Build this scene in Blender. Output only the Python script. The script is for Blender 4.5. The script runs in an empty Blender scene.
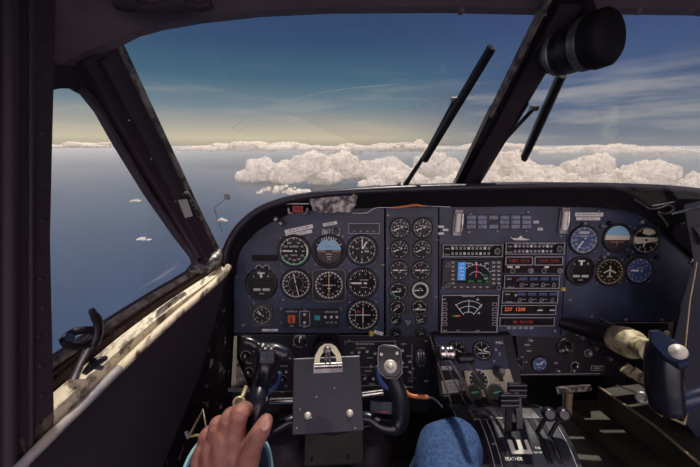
import bpy, bmesh, math, random
from mathutils import Vector, Matrix
from mathutils.geometry import tessellate_polygon
random.seed(7)
sc = bpy.context.scene
COL = sc.collection
PI = math.pi
# ------------------------------------------------------------------ camera model
FPX, CX, CY = 340.0, 350.0, 233.5
PITCH = math.radians(14.5)
CAM = Vector((0, 0, 1.2))
RGT = Vector((1, 0, 0)); FWD = Vector((0, math.cos(PITCH), -math.sin(PITCH))); UPV = Vector((0, math.sin(PITCH), math.cos(PITCH)))
def ray(px, py): return FWD + RGT * ((px - CX) / FPX) - UPV * ((py - CY) / FPX)
def P(px, py, d): return CAM + ray(px, py) * d
def hit(px, py, o, n):
    r = ray(px, py); return CAM + r * ((o - CAM).dot(n) / r.dot(n))
def PY(px, py, Y): return hit(px, py, Vector((0, Y, 0)), Vector((0, 1, 0)))
def PX(px, py, X): return hit(px, py, Vector((X, 0, 0)), Vector((1, 0, 0)))
def depth(p): return (p - CAM).dot(FWD)
class Frame:
    """a flat frame with axes u, v and normal n towards the crew"""
    def __init__(s, o, u, v):
        s.o = o; s.u = u.normalized(); s.n = s.u.cross(v).normalized(); s.v = s.n.cross(s.u)
    def pt(s, px, py, w=0): return hit(px, py, s.o + s.n * w, s.n)
    def uv(s, px, py, w=0):
        d = s.pt(px, py, w) - s.o; return (d.dot(s.u), d.dot(s.v))
    def mat(s, px=None, py=None, w=0, rot=0, scale=1):
        p = s.o if px is None else s.pt(px, py, w)
        m = Matrix((s.u, s.v, s.n)).transposed().to_4x4(); m.translation = p
        return m @ Matrix.Rotation(rot, 4, 'Z') @ Matrix.Scale(scale, 4)
    def k(s, px, py, w=0): return depth(s.pt(px, py, w)) / FPX      # metres per pixel there
T8 = math.radians(8)
PAN = Frame(P(350, 270, .906), RGT, Vector((0, math.sin(T8), math.cos(T8))))
# pedestal upper face (about 45 degrees)
a_, b_ = P(470, 335, .905), P(470, 395, .84)
PED = Frame(b_, RGT, (a_ - b_).cross(RGT).cross(-(a_ - b_)).cross(RGT) if False else Vector((0, (a_ - b_).y, (a_ - b_).z)))
# ------------------------------------------------------------------ materials
def S(r, g, b):
    f = lambda c: (c / 255 / 12.92) if c / 255 <= .04045 else ((c / 255 + .055) / 1.055) ** 2.4
    return (f(r), f(g), f(b))
MATS = {}
def mat(name, col, rough=.5, metal=0, col2=None, scale=20, lo=.45, hi=.6, bump=0, detail=6, spec=.5, emis=None, es=0, coat=0, stretch=None):
    if name in MATS: return MATS[name]
    m = bpy.data.materials.new(name); m.use_nodes = True
    nt = m.node_tree; N = nt.nodes; L = nt.links; b = N['Principled BSDF']
    b.inputs['Base Color'].default_value = (*col, 1); b.inputs['Roughness'].default_value = rough
    b.inputs['Metallic'].default_value = metal; b.inputs['Specular IOR Level'].default_value = spec
    b.inputs['Coat Weight'].default_value = coat
    if emis: b.inputs['Emission Color'].default_value = (*emis, 1); b.inputs['Emission Strength'].default_value = es
    if col2 is not None or bump:
        tc = N.new('ShaderNodeTexCoord'); mp = N.new('ShaderNodeMapping'); L.new(tc.outputs['Object'], mp.inputs[0])
        if stretch: mp.inputs['Scale'].default_value = stretch
        nz = N.new('ShaderNodeTexNoise'); nz.inputs['Scale'].default_value = scale; nz.inputs['Detail'].default_value = detail
        nz.inputs['Roughness'].default_value = .65
        L.new(mp.outputs[0], nz.inputs['Vector'])
        if col2 is not None:
            r = N.new('ShaderNodeValToRGB'); r.color_ramp.elements[0].position = lo; r.color_ramp.elements[1].position = hi
            r.color_ramp.elements[0].color = (*col, 1); r.color_ramp.elements[1].color = (*col2, 1)
            L.new(nz.outputs[0], r.inputs[0]); L.new(r.outputs[0], b.inputs['Base Color'])
        if bump:
            bp = N.new('ShaderNodeBump'); bp.inputs['Strength'].default_value = bump; bp.inputs['Distance'].default_value = .004
            L.new(nz.outputs[0], bp.inputs['Height']); L.new(bp.outputs[0], b.inputs['Normal'])
    MATS[name] = m; return m
def glassmat(name, gl=.06, tint=(1, 1, 1), rough=.03):
    m = bpy.data.materials.new(name); m.use_nodes = True; nt = m.node_tree; N = nt.nodes; L = nt.links
    N.remove(N['Principled BSDF']); o = N['Material Output']
    t = N.new('ShaderNodeBsdfTransparent'); t.inputs[0].default_value = (*tint, 1)
    g = N.new('ShaderNodeBsdfGlossy'); g.inputs['Roughness'].default_value = rough
    fr = N.new('ShaderNodeFresnel'); fr.inputs[0].default_value = 1.45
    ml = N.new('ShaderNodeMath'); ml.operation = 'MULTIPLY'; ml.inputs[1].default_value = gl / .04
    L.new(fr.outputs[0], ml.inputs[0])
    mx = N.new('ShaderNodeMixShader'); L.new(ml.outputs[0], mx.inputs[0]); L.new(t.outputs[0], mx.inputs[1]); L.new(g.outputs[0], mx.inputs[2])
    L.new(mx.outputs[0], o.inputs[0]); MATS[name] = m; return m
M = dict(
 navy=mat('navy_panel_paint', S(30, 33, 50), .42, col2=S(64, 73, 106), scale=7, lo=.34, hi=.72, bump=.05),
 navyd=mat('dark_navy_paint', S(28, 29, 42), .45, col2=S(38, 40, 56), scale=8, lo=.45, hi=.8),
 black=mat('black_plastic', S(26, 21, 29), .38, col2=S(36, 30, 38), scale=30, lo=.5, hi=.8),
 dial=mat('dial_black', S(17, 13, 19), .6, spec=.2),
 purple=mat('dark_purple_lining', S(52, 40, 50), .7, col2=S(64, 50, 60), scale=6, lo=.4, hi=.7, bump=.25),
 pillar=mat('pillar_worn_paint', S(52, 39, 48), .6, col2=S(86, 72, 76), scale=14, lo=.62, hi=.78, bump=.5),
 roof=mat('roof_vinyl', S(104, 86, 94), .75, col2=S(118, 100, 106), scale=5, lo=.4, hi=.7, bump=.2),
 vinyl=mat('glareshield_vinyl', S(44, 38, 50), .35, col2=S(78, 72, 82), scale=40, lo=.6, hi=.85, bump=.35),
 under=mat('matte_black', S(20, 15, 21), .65, spec=.3),  # one even black for ink, recesses and dark plates
 sill=mat('worn_cream_paint', S(226, 212, 182), .5, col2=S(96, 76, 64), scale=24, lo=.5, hi=.63, bump=.5, stretch=(3, 1, 1)),
 groove=mat('brown_sill_groove', S(70, 50, 44), .6, col2=S(120, 100, 84), scale=40, lo=.55, hi=.7),
 rubber=mat('window_rubber', S(150, 138, 128), .6, col2=S(60, 50, 50), scale=40, lo=.4, hi=.6),
 rail=mat('rail_shaded_blue_grey', S(120, 124, 150), .35, col2=S(190, 180, 168), scale=18, lo=.4, hi=.65, metal=.2),
 white=mat('white_ink', S(244, 240, 230), .5),
 grey=mat('grey_ink', S(170, 166, 170), .5),
 label=mat('white_embossed_tape', S(238, 234, 228), .4),
 chrome=mat('worn_chrome', S(205, 200, 195), .22, 1, col2=S(120, 112, 110), scale=60, lo=.45, hi=.7),
 steel=mat('dull_steel', S(150, 146, 148), .4, .8, col2=S(90, 86, 90), scale=50, lo=.4, hi=.7),
 scuff=mat('scuffed_metal', S(58, 54, 58), .4, .5, col2=S(168, 160, 154), scale=70, lo=.45, hi=.62, bump=.3),
 cream=mat('cream_plate', S(206, 198, 172), .5, col2=S(150, 140, 118), scale=30, lo=.5, hi=.8),
 brass=mat('brass', S(178, 162, 128), .4, .5, col2=S(104, 88, 64), scale=60, lo=.5, hi=.8),
 yokeb=mat('yoke_blue_black', S(22, 21, 30), .3, col2=S(32, 32, 44), scale=20, lo=.4, hi=.8, coat=.2),
 gripb=mat('grip_blue', S(34, 44, 74), .35, coat=.2, col2=S(26, 32, 54), scale=12),
 blued=mat('blue_cable', S(40, 66, 118), .4),
 clip=mat('clipboard_slate', S(34, 32, 46), .6, col2=S(39, 37, 51), scale=40, bump=.05),
 orange=mat('orange_plastic', S(214, 120, 66), .5),
 redp=mat('red_plastic', S(170, 40, 44), .5),
 teal=mat('teal_lens', S(50, 140, 150), .3, emis=S(40, 140, 150), es=.15),
 ann=mat('annunciator_lens', S(136, 142, 164), .4, col2=S(104, 110, 132), scale=90),
 yellow=mat('yellow_knob', S(205, 185, 80), .5),
 green=mat('green_arc', S(110, 200, 150), .5),
 skyb=mat('horizon_sky_blue', S(150, 196, 222), .5),
 glint=mat('painted_window_glint', S(228, 218, 194), .5),  # window reflection on the copilot gauges, painted as pale dial bands
 brown=mat('horizon_brown', S(40, 28, 30), .5),
 dblue=mat('dial_blue', S(58, 82, 132), .45),
 screen=mat('screen_dark', S(14, 12, 18), .4, spec=.2),
 led=mat('red_led', (.3, .02, .02), .5, emis=S(200, 50, 50), es=.3),
 ledo=mat('orange_led', (.4, .1, .04), .5, emis=S(255, 116, 76), es=.7),
 scrblue=mat('screen_blue', S(60, 130, 200), .5, emis=S(56, 120, 196), es=.5),
 scrwhite=mat('screen_white', S(200, 200, 205), .5, emis=S(190, 195, 205), es=.45),
 scrgreen=mat('screen_green', S(60, 150, 80), .5, emis=S(90, 160, 90), es=.4),
 scrmag=mat('screen_magenta', S(180, 60, 90), .5, emis=S(190, 60, 100), es=.4),
 olive=mat('olive_paint', S(56, 54, 44), .6, col2=S(40, 36, 34), scale=12),
 ogrn=mat('grey_green_paint', S(52, 54, 46), .7, col2=S(40, 40, 36), scale=16),
 tan=mat('tan_leather', S(206, 192, 156), .5, col2=S(120, 106, 82), scale=40, bump=.3),
 boot=mat('dark_rubber_boot', S(52, 42, 50), .6, bump=.4, scale=30, col2=S(70, 60, 66)),
 floor=mat('floor_dark_carpet', S(44, 36, 42), .95, col2=S(56, 48, 52), scale=120, bump=.5),
 carbon=mat('side_panel_dark', S(42, 33, 45), .75, col2=S(48, 38, 50), scale=3),
 scratch=mat('scratched_black', S(34, 27, 34), .4, col2=S(170, 158, 144), scale=75, lo=.59, hi=.66, stretch=(1, .5, .5)),
 pale=mat('pale_metal', S(196, 190, 180), .45, .2),
 paper=mat('paper_label', S(200, 198, 188), .6),
)
GLASS = glassmat('instrument_glass', .012)
WGLASS = glassmat('window_glass', .004, (.97, .98, .98))
CHIP_GLINT = bpy.data.materials.new('glass_chip_and_glint'); CHIP_GLINT.use_nodes = True  # shared by the chips and the painted arc reflection
_n = CHIP_GLINT.node_tree.nodes; _t = _n.new('ShaderNodeBsdfTransparent'); _m = _n.new('ShaderNodeMixShader'); _m.inputs[0].default_value = .3
_n['Principled BSDF'].inputs['Base Color'].default_value = (.7, .75, .8, 1)
_l = CHIP_GLINT.node_tree.links; _l.new(_t.outputs[0], _m.inputs[1]); _l.new(_n['Principled BSDF'].outputs[0], _m.inputs[2]); _l.new(_m.outputs[0], _n['Material Output'].inputs[0])
# ------------------------------------------------------------------ mesh builder
TXT = {}
class MB:
    def __init__(s): s.v = []; s.f = []; s.m = []; s.sm = []; s.mats = []
    def mi(s, m):
        m = M[m] if isinstance(m, str) else m
        if m not in s.mats: s.mats.append(m)
        return s.mats.index(m)
    def add(s, vs, fs, m, smooth=False, X=None):
        o = len(s.v); i = s.mi(m)
        for v in vs: s.v.append(X @ Vector(v) if X else Vector(v))
        for f in fs: s.f.append([o + k for k in f]); s.m.append(i); s.sm.append(smooth)
        return s
    def box(s, c, d, m, X=None, bev=0):
        x, y, z = [k / 2 for k in d]; cx, cy, cz = c
        if bev <= 0:
            vs = [(cx + a * x, cy + b * y, cz + e * z) for e in (-1, 1) for b in (-1, 1) for a in (-1, 1)]
            return s.add(vs, [(0, 2, 3, 1), (4, 5, 7, 6), (0, 1, 5, 4), (2, 6, 7, 3), (0, 4, 6, 2), (1, 3, 7, 5)], m, False, X)
        # bevelled: rounded in plan, chamfered front and back
        def ring(k, zz):
            o = []
            for sx, sy, a0 in ((1, 1, 0), (-1, 1, 90), (-1, -1, 180), (1, -1, 270)):
                for t in (0, 30, 60, 90):
                    a = math.radians(a0 + t)
                    o.append((cx + sx * (x - bev) + (bev - k) * math.cos(a), cy + sy * (y - bev) + (bev - k) * math.sin(a), zz))  # rounded corner points
            return o
        h = min(bev * .6, z * .8)
        R = [ring(h * .7, cz - z), ring(0, cz - z + h), ring(0, cz + z - h), ring(h * .7, cz + z)]
        return s.loft(R, m, smooth=False, X=X)
    def loft(s, rings, m, smooth=True, closed=True, caps=True, X=None):
        n = len(rings[0]); vs = [v for r in rings for v in r]; fs = []
        for i in range(len(rings) - 1):
            for j in range(n if closed else n - 1):
                k = (j + 1) % n
                fs.append((i * n + j, i * n + k, (i + 1) * n + k, (i + 1) * n + j))
        s.add(vs, fs, m, smooth, X)
        if caps and closed:
            s.add(list(rings[0]), [tuple(range(n))[::-1]], m, False, X); s.add(list(rings[-1]), [tuple(range(n))], m, False, X)
        return s
    def lathe(s, prof, m, n=32, X=None, smooth=True, caps=True):
        rings = [[(r * math.cos(2 * PI * j / n), r * math.sin(2 * PI * j / n), z) for j in range(n)] for r, z in prof]
        return s.loft(rings, m, smooth, True, caps, X)
    def disc(s, r, z, m, n=32, c=(0, 0), X=None):
        return s.add([(c[0] + r * math.cos(2 * PI * j / n), c[1] + r * math.sin(2 * PI * j / n), z) for j in range(n)], [tuple(range(n))], m, False, X)
    def poly(s, pts, z, m, X=None):
        return s.add([(p[0], p[1], z) for p in pts], [tuple(range(len(pts)))], m, False, X)
    def ring(s, r0, r1, z, m, n=48, a0=0, a1=2 * PI, X=None):
        k = max(2, int(n * (a1 - a0) / (2 * PI)) + 1)
        vs = []; fs = []
        for j in range(k + 1):
            a = a0 + (a1 - a0) * j / k
            vs += [(r0 * math.cos(a), r0 * math.sin(a), z), (r1 * math.cos(a), r1 * math.sin(a), z)]
        for j in range(k): fs.append((2 * j, 2 * j + 1, 2 * j + 3, 2 * j + 2))
        return s.add(vs, fs, m, False, X)
    def tick(s, a, r0, r1, w, z, m):     # a in degrees, clockwise from 12
        a = math.radians(90 - a); d = Vector((math.cos(a), math.sin(a), 0)); t = Vector((-d.y, d.x, 0)) * w / 2
        return s.add([d * r0 - t + Vector((0, 0, z)), d * r1 - t + Vector((0, 0, z)), d * r1 + t + Vector((0, 0, z)), d * r0 + t + Vector((0, 0, z))], [(0, 1, 2, 3)], m)
    def seg(s, a, b, w, z, m):
        a = Vector((a[0], a[1], 0)); b = Vector((b[0], b[1], 0)); d = (b - a).normalized(); t = Vector((-d.y, d.x, 0)) * w / 2; Z = Vector((0, 0, z))
        return s.add([a - t + Z, b - t + Z, b + t + Z, a + t + Z], [(0, 1, 2, 3)], m)
    def plate(s, outer, holes, z0, z1, m, X=None):      # flat plate with holes, front at z1
        polys = [[Vector((p[0], p[1], 0)) for p in l] for l in [outer] + holes]
        tris = tessellate_polygon(polys); flat = [p for l in polys for p in l]
        s.add([(p.x, p.y, z1) for p in flat], tris, m, False, X); s.add([(p.x, p.y, z0) for p in flat], [t[::-1] for t in tris], m, False, X)
        for l in polys:
            n = len(l); s.add([(p.x, p.y, z) for p in l for z in (z0, z1)], [(2 * j, 2 * ((j + 1) % n), 2 * ((j + 1) % n) + 1, 2 * j + 1) for j in range(n)], m, False, X)
        return s
    def tube(s, pts, r, m, n=10, X=None, flat=1.0, smooth=True):
        pts = [Vector(p) for p in pts]; rr = r if isinstance(r, (list, tuple)) else [r] * len(pts)
        rings = []; ref = None
        for i, p in enumerate(pts):
            d = (pts[min(i + 1, len(pts) - 1)] - pts[max(i - 1, 0)]).normalized()
            if ref is None:
                ref = Vector((0, 0, 1)) if abs(d.z) < .9 else Vector((0, 1, 0))
            a = (ref - d * ref.dot(d)).normalized(); b = d.cross(a); ref = a
            rings.append([p + (a * math.cos(2 * PI * j / n) + b * math.sin(2 * PI * j / n) * flat) * rr[i] for j in range(n)])
        return s.loft(rings, m, smooth, True, True, X)
    def text(s, t, x, y, size, z, m, align='CENTER', rot=0):
        key = (t, align)
        if key not in TXT:
            c = bpy.data.curves.new('t', 'FONT'); c.body = t; c.size = 1; c.align_x = align; c.align_y = 'CENTER'; c.resolution_u = 2
            o = bpy.data.objects.new('t', c); COL.objects.link(o); bpy.context.view_layer.update()
            me = bpy.data.meshes.new_from_object(o.evaluated_get(bpy.context.evaluated_depsgraph_get()))
            TXT[key] = ([v.co.copy() for v in me.vertices], [tuple(p.vertices) for p in me.polygons])
            bpy.data.objects.remove(o); bpy.data.curves.remove(c); bpy.data.meshes.remove(me)
        vs, fs = TXT[key]
        X = Matrix.Translation((x, y, z)) @ Matrix.Rotation(rot, 4, 'Z') @ Matrix.Scale(size, 4)
        return s.add(vs, fs, m, False, X)
    def build(s, name, parent=None, mw=None, bevel=0):
        me = bpy.data.meshes.new(name); me.from_pydata([tuple(v) for v in s.v], [], s.f)
        for m in s.mats: me.materials.append(m)
        for i, p in enumerate(me.polygons): p.material_index = s.m[i]; p.use_smooth = s.sm[i]
        me.validate()
        o = bpy.data.objects.new(name, me); COL.objects.link(o)
        if parent is not None: o.parent = parent
        if mw is not None: o.matrix_world = mw
        if bevel:
            b = o.modifiers.new('b', 'BEVEL'); b.width = bevel; b.segments = 2; b.limit_method = 'ANGLE'
        return o
def smoothpts(pts, n=6):
    """Catmull-Rom through points"""
    pts = [Vector(p) for p in pts]; out = []
    for i in range(len(pts) - 1):
        p0 = pts[max(i - 1, 0)]; p1 = pts[i]; p2 = pts[i + 1]; p3 = pts[min(i + 2, len(pts) - 1)]
        for k in range(n):
            t = k / n
            out.append(.5 * ((2 * p1) + (p2 - p0) * t + (2 * p0 - 5 * p1 + 4 * p2 - p3) * t * t + (3 * p1 - p0 - 3 * p2 + p3) * t ** 3))
    out.append(pts[-1]); return out
def tag(o, label=None, cat=None, group=None, kind=None):
    if label: o['label'] = label
    if cat: o['category'] = cat
    if group: o['group'] = group
    if kind: o['kind'] = kind
    return o
def empty(name, mw, label=None, cat=None, group=None):
    o = bpy.data.objects.new(name, None); COL.objects.link(o); o.empty_display_size = .02
    o.matrix_world = mw if isinstance(mw, Matrix) else Matrix.Translation(mw)
    return tag(o, label, cat, group)
def child(mb, name, root, bevel=0):      # mesh in the root's local coordinates
    return mb.build(name, root, None, bevel)
def wchild(mb, name, root, bevel=0):     # mesh given in world coordinates, under root
    inv = root.matrix_world.inverted(); mb.v = [inv @ v for v in mb.v]
    return mb.build(name, root, None, bevel)
def struct(mb, name): return tag(mb.build(name), kind='structure')
def orient(z, up=Vector((0, 0, 1)), at=Vector((0, 0, 0))):
    z = z.normalized(); x = up.cross(z).normalized(); y = z.cross(x)
    m = Matrix((x, y, z)).transposed().to_4x4(); m.translation = at; return m
# ------------------------------------------------------------------ airframe setting
# left wall: vertical plane that tapers in towards the nose
WLn = Vector((1, -.3, 0)).normalized(); WLs = Vector((.3, 1, 0)).normalized(); WLo = Vector((-.31, .95, 0))
WL = Frame(WLo, WLs, Vector((0, 0, 1)))     # u towards the nose, n inward? checked below
if WL.n.dot(WLn) < 0: pass
def PW(px, py, w=0): return hit(px, py, WLo + WLn * w, WLn)
def WS(p): return ((p - WLo).dot(WLs), p.z)
def Wm(w): # matrix taking (s, z, depth inward) to world
    m = Matrix((WLs, Vector((0, 0, 1)), WLn)).transposed().to_4x4(); m.translation = WLo + WLn * w; return m
hole = [(30, 100), (45, 92), (62, 88), (78, 88), (89, 94), (103, 112), (120, 143), (150, 193), (180, 237), (196, 258), (198, 264), (192, 272), (160, 291), (120, 316), (85, 340), (52, 362), (30, 378)]
sa = lambda Y: (Y - .95) * (1 / WLs.y)
outer = [(sa(-.5), 0), (sa(1.06), 0), (sa(1.06), WS(PW(228, 268))[1] - .03), WS(PW(228, 268)), WS(PW(224, 258)), WS(PW(118, 40)), (WS(PW(118, 40))[0] - .05, 1.56), (sa(-.5), 1.56)]
w = MB(); w.plate(outer, [[WS(PW(*p)) for p in hole]], -.02, 0, 'pillar', X=Wm(0)); struct(w, 'wall_left')
g = MB(); g.plate([WS(PW(*p)) for p in hole], [], -.012, -.009, WGLASS, X=Wm(0)); struct(g, 'window_1')
# mirrored right wall with a window
XC = .325
Mir = Matrix.Translation((2 * XC, 0, 0)) @ Matrix.Scale(-1, 4, (1, 0, 0))
w = MB(); w.plate(outer, [[WS(PW(*p)) for p in hole]], -.02, 0, 'pillar', X=Mir @ Matrix.Translation((-.08, 0, 0)) @ Wm(0)); struct(w, 'wall_right')
# rubber seal round the side window
w = MB(); w.tube([PW(*p, .004) for p in hole[3:16]], .005, 'purple', 8)
w.tube([PW(*p, .012) for p in ((200, 268), (192, 274), (160, 293), (120, 318), (85, 342), (52, 364), (30, 380))], .007, 'rubber', 8); struct(w, 'trim_1')
# sill ledge: worn cream paint, stepping inwards to the rail
w = MB()
la = [(216, 262), (202, 271), (160, 296), (120, 321), (85, 346), (52, 370), (20, 392)]
lb = [(224, 268), (211, 280), (170, 309), (130, 341), (95, 372), (55, 410), (20, 440)]
A = smoothpts([PW(*p, .01) for p in la], 4); B = smoothpts([PW(*p, .05) for p in lb], 4)
rg = []; rg2 = []
for a, b in zip(A, B):
    m_ = a.lerp(b, .45) + Vector((0, 0, .008)); m2 = a.lerp(b, .55) - Vector((0, 0, .004))
    rg.append([m2, a.lerp(b, .62) + Vector((0, 0, .003)), b, b - Vector((0, 0, .03)), m2 - Vector((0, 0, .03))])
    rg2.append([a, a.lerp(b, .15) + Vector((0, 0, .004)), a.lerp(b, .2), m_.lerp(a, .3), m_, m_ - Vector((0, 0, .012)), a - Vector((0, 0, .02))])
w.loft(rg, 'sill', smooth=False); w.loft(rg2, 'groove', smooth=False); struct(w, 'trim_2')
# lower rail; the blue-grey end has its shade put into the colour
rail = [(229, 266), (222, 276), (205, 291), (180, 312), (150, 339), (120, 368), (90, 398), (60, 427), (20, 467), (-10, 498)]
w = MB(); w.tube(smoothpts([PW(*p, .062) for p in rail[:6]], 4), [.008] * 21, 'sill', 10); w.tube(smoothpts([PW(*p, .062) for p in rail[5:]], 4), .0075, 'rail', 10); struct(w, 'trim_3')
# dark side lining below the rail
w = MB()
low = [WS(PW(*p, .055)) for p in rail]
w.plate(low + [(low[-1][0] - .3, low[-1][1] - .1), (low[-1][0] - .3, 0)] + [WS(PW(*p, .055)) for p in ((150, 520), (163, 467), (180, 425), (200, 375), (214, 325), (224, 285))], [], -.05, 0, 'carbon', X=Wm(.055))
struct(w, 'wall_left_lower')
# A pillar
w = MB()
pb = [PW(190, 262, 0), PW(222, 258, .0)]; pt_ = [PW(66, 66, 0), PW(119, 36, 0)]
def quadbeam(mb, b0, b1, t0, t1, n, th, m):
    mb.loft([[b0, b1, b1 + n * th, b0 + n * th], [t0, t1, t1 + n * th, t0 + n * th]], m, smooth=False)
quadbeam(w, PW(200, 258, .021), PW(221, 259, .021), PW(84, 62, .021), PW(119, 38, .021), WLn, -.022, 'purple')
quadbeam(w, PW(203, 258, .02), PW(209, 258, .02), PW(96, 62, .02), PW(104, 56, .02), WLn, .012, 'pillar')
quadbeam(w, PW(217, 255, .02), PW(221, 258, .02), PW(114, 44, .02), PW(119, 40, .02), WLn, .006, 'rubber')
quadbeam(w, PW(191, 255, .0), PW(202, 262, .0), PW(104, 112, 0), PW(112, 108, 0), WLn, .012, 'pillar')
for t in (.12, .3, .5, .72, .86):
    p = PW(96 + (206 - 96) * t, 64 + (256 - 64) * t, .034); w.lathe([(.003, 0), (.003, .001), (.0015, .002)], 'pillar', 10, X=orient(WLn, at=p))
struct(w, 'trim_4')
# corner fillet where pillar, sill and glareshield meet
w = MB(); w.tube([PW(190, 272, .01), PW(203, 268, .02), PW(214, 262, .03), PW(221, 250, .02)], [.006, .016, .022, .008], 'scuff', 12); struct(w, 'trim_9')
# door-post former on the far left with rivets
w = MB()
w.plate([WS(PW(-160, -260, .05)), WS(PW(58, -90, .05)), WS(PW(52, 150, .05)), WS(PW(50, 240, .05)), WS(PW(54, 420, .05)), WS(PW(48, 480, .05)), (WS(PW(48, 480, .05))[0], 0), (WS(PW(48, 480, .05))[0] - .5, 0)], [], -.05, 0, 'pillar', X=Wm(.05))
for k in range(16):
    y = 18 + 29 * k; p = PW(41 + 3 * math.sin(k * 2.1), y, .05)
    w.lathe([(.0042, 0), (.0038, .0012), (.002, .002)], 'pillar', 10, X=orient(WLn, at=p))
w.tube([PW(31, y, .05) for y in (-20, 100, 250, 400, 480)], .004, 'pillar', 6)
w.tube([PW(10, y, .052) for y in (-20, 100, 250, 400, 480)], .008, 'purple', 6)
struct(w, 'trim_5')
# header / ceiling
head = [(40, 62), (66, 66), (92, 53), (119, 42), (135, 34), (160, 27), (200, 20), (260, 13.5), (330, 10), (450, 9.5), (560, 12), (640, 11), (700, 12), (780, 22), (860, 50)]
HP = []
for i, p in enumerate(head):
    y = .62 - max(0, (140 - p[0])) * .0008; HP.append(PY(p[0], p[1], y))
w = MB(); rg = []
for p in HP:
    xx = p.x
    rg.append([p + Vector((0, .02, .012)), p + Vector((0, .01, -.002)), p + Vector((0, -.012, 0)), p + Vector((0, -.05, .03)), p + Vector((0, -.16, .075)), Vector((xx * 1.25, .2, max(p.z + .12, 1.5))), Vector((xx * 1.3, -.5, 1.56)), Vector((xx * 1.3, -.5, 1.6)), Vector((xx * 1.25, .2, 1.58)), p + Vector((0, .02, .15))])
w.loft(rg, 'roof', smooth=False, caps=False); struct(w, 'ceiling')
w = MB()
for px in (461, 548, 638, 690):
    w.lathe([(.006, 0), (.005, .004), (.003, .006)], 'roof', 10, X=orient(Vector((0, -.5, -1)), up=Vector((0, 1, 0)), at=PY(px, 10.5, .61)))
for (px, py, r) in ((128, 2, .016), (152, 6, .013), (176, 3, .018), (200, 4, .012)):
    w.tube([PY(px - 12, py, .56), PY(px, py + 3, .56), PY(px + 12, py, .56)], r * .6, 'purple', 8)
struct(w, 'trim_6')
# centre post
w = MB()
cb = [PX(457, 184, XC), PX(478, 184, XC + .02)]; ct = [PX(546, 10, XC), PX(583, 10, XC + .02)]
base = PX(465, 185, XC); top = PX(561, 8, XC); ax = (top - base).normalized(); nn = ax.cross(Vector((1, 0, 0))).normalized()
if nn.y > 0: nn = -nn
def postbar(x0, x1, n0, n1, a0, a1, m):
    b = base + ax * ((top - base).length * a0); t = base + ax * ((top - base).length * a1)
    R = []
    for q in (b, t): R.append([Vector((x, q.y, q.z)) + nn * n for x, n in ((x0, n0), (x1, n0), (x1, n1), (x0, n1))])
    w.loft(R, m, smooth=False)
postbar(XC - .027, XC + .034, -.012, .006, -.1, 1.08, 'black')
postbar(XC - .031, XC - .025, -.008, .009, .55, 1.08, 'rubber')
postbar(XC - .012, XC + .022, .006, .014, -.1, 1.02, 'purple')
postbar(XC - .032, XC - .022, -.01, .006, -.05, .58, 'black')
postbar(XC + .030, XC + .037, -.01, .006, -.05, .62, 'black')
struct(w, 'trim_7')
# windscreen panes
bl = PY(226, 262, .95); gA = [PY(216, 270, .94), base + Vector((0, 0, -.02)), top, PY(119, 38, .60)]
w = MB(); n = (gA[1] - gA[0]).cross(gA[3] - gA[0]).normalized()
def pane(name, pts, th=.004):
    mb = MB(); n = (pts[1] - pts[0]).cross(pts[2] - pts[0]).normalized()
    mb.loft([[p for p in pts], [p + n * th for p in pts]], WGLASS, smooth=False); return struct(mb, name)
pane('window_2', gA)
gB = [base + Vector((.004, 0, -.02)), Vector((2 * XC - gA[0].x, gA[0].y, gA[0].z)), Vector((2 * XC - gA[3].x, gA[3].y, gA[3].z)), top + Vector((.004, 0, 0))]
pane('window_3', gB)
GN = (gA[1] - gA[0]).cross(gA[2] - gA[0]).normalized()
if GN.y < 0: GN = -GN
def PG(px, py, off=0): return hit(px, py, gA[1] + GN * off, GN)
GN2 = Vector((-GN.x, GN.y, GN.z))
def PG2(px, py, off=0): return hit(px, py, gA[1] + GN2 * off, GN2)
# chips, bug splats and a faint reflection arc painted as thin lines on the pilot windscreen
w = MB(); rnd = random.Random(4)
for px, py, s_ in ((193, 83, .0035), (143, 38, .005), (160, 45, .003), (498, 65, .006), (188, 88, .0015), (215, 95, .0015), (150, 60, .002), (372, 73, .0015), (384, 72, .0015), (391, 75, .0015), (545, 15, .004)):
    c = PG(px, py, -.001); n_ = 7; u_ = Vector((1, 0, 0)); v_ = GN.cross(u_).normalized()
    w.add([c + (u_ * math.cos(i * 2 * PI / n_) + v_ * math.sin(i * 2 * PI / n_)) * s_ * rnd.uniform(.5, 1) for i in range(n_)], [tuple(range(n_))], CHIP_GLINT)
sp_ = smoothpts([PG(*p, -.001) for p in ((232, 128), (262, 110), (300, 98), (345, 89), (400, 84))], 6); w.tube(sp_, .0005, CHIP_GLINT, 4)  # windscreen reflection drawn as a thin pale arc
sp_ = smoothpts([PG(*p, -.001) for p in ((238, 132), (268, 115), (306, 104), (350, 95))], 6); w.tube(sp_, .0003, CHIP_GLINT, 4)
tag(w.build('windscreen_chips_and_reflection'), 'small chips and long faint painted reflection arc on the pilot windscreen', 'scratches', kind='stuff')
# floor, nose bulkhead
w = MB(); w.box((XC, .45, -.01), (2.0, 2.0, .02), 'floor'); struct(w, 'floor')
w = MB(); fw = [(-.36, 0), (1.06, 0), (1.06, .88), (.9, 1.0), (.76, 1.03), (0, 1.03), (-.14, .98), (-.24, .90), (-.36, .80)]; w.loft([[Vector((x, y, z)) for x, z in fw] for y in (1.085, 1.065)], 'under', smooth=False); struct(w, 'wall_front')
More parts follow.
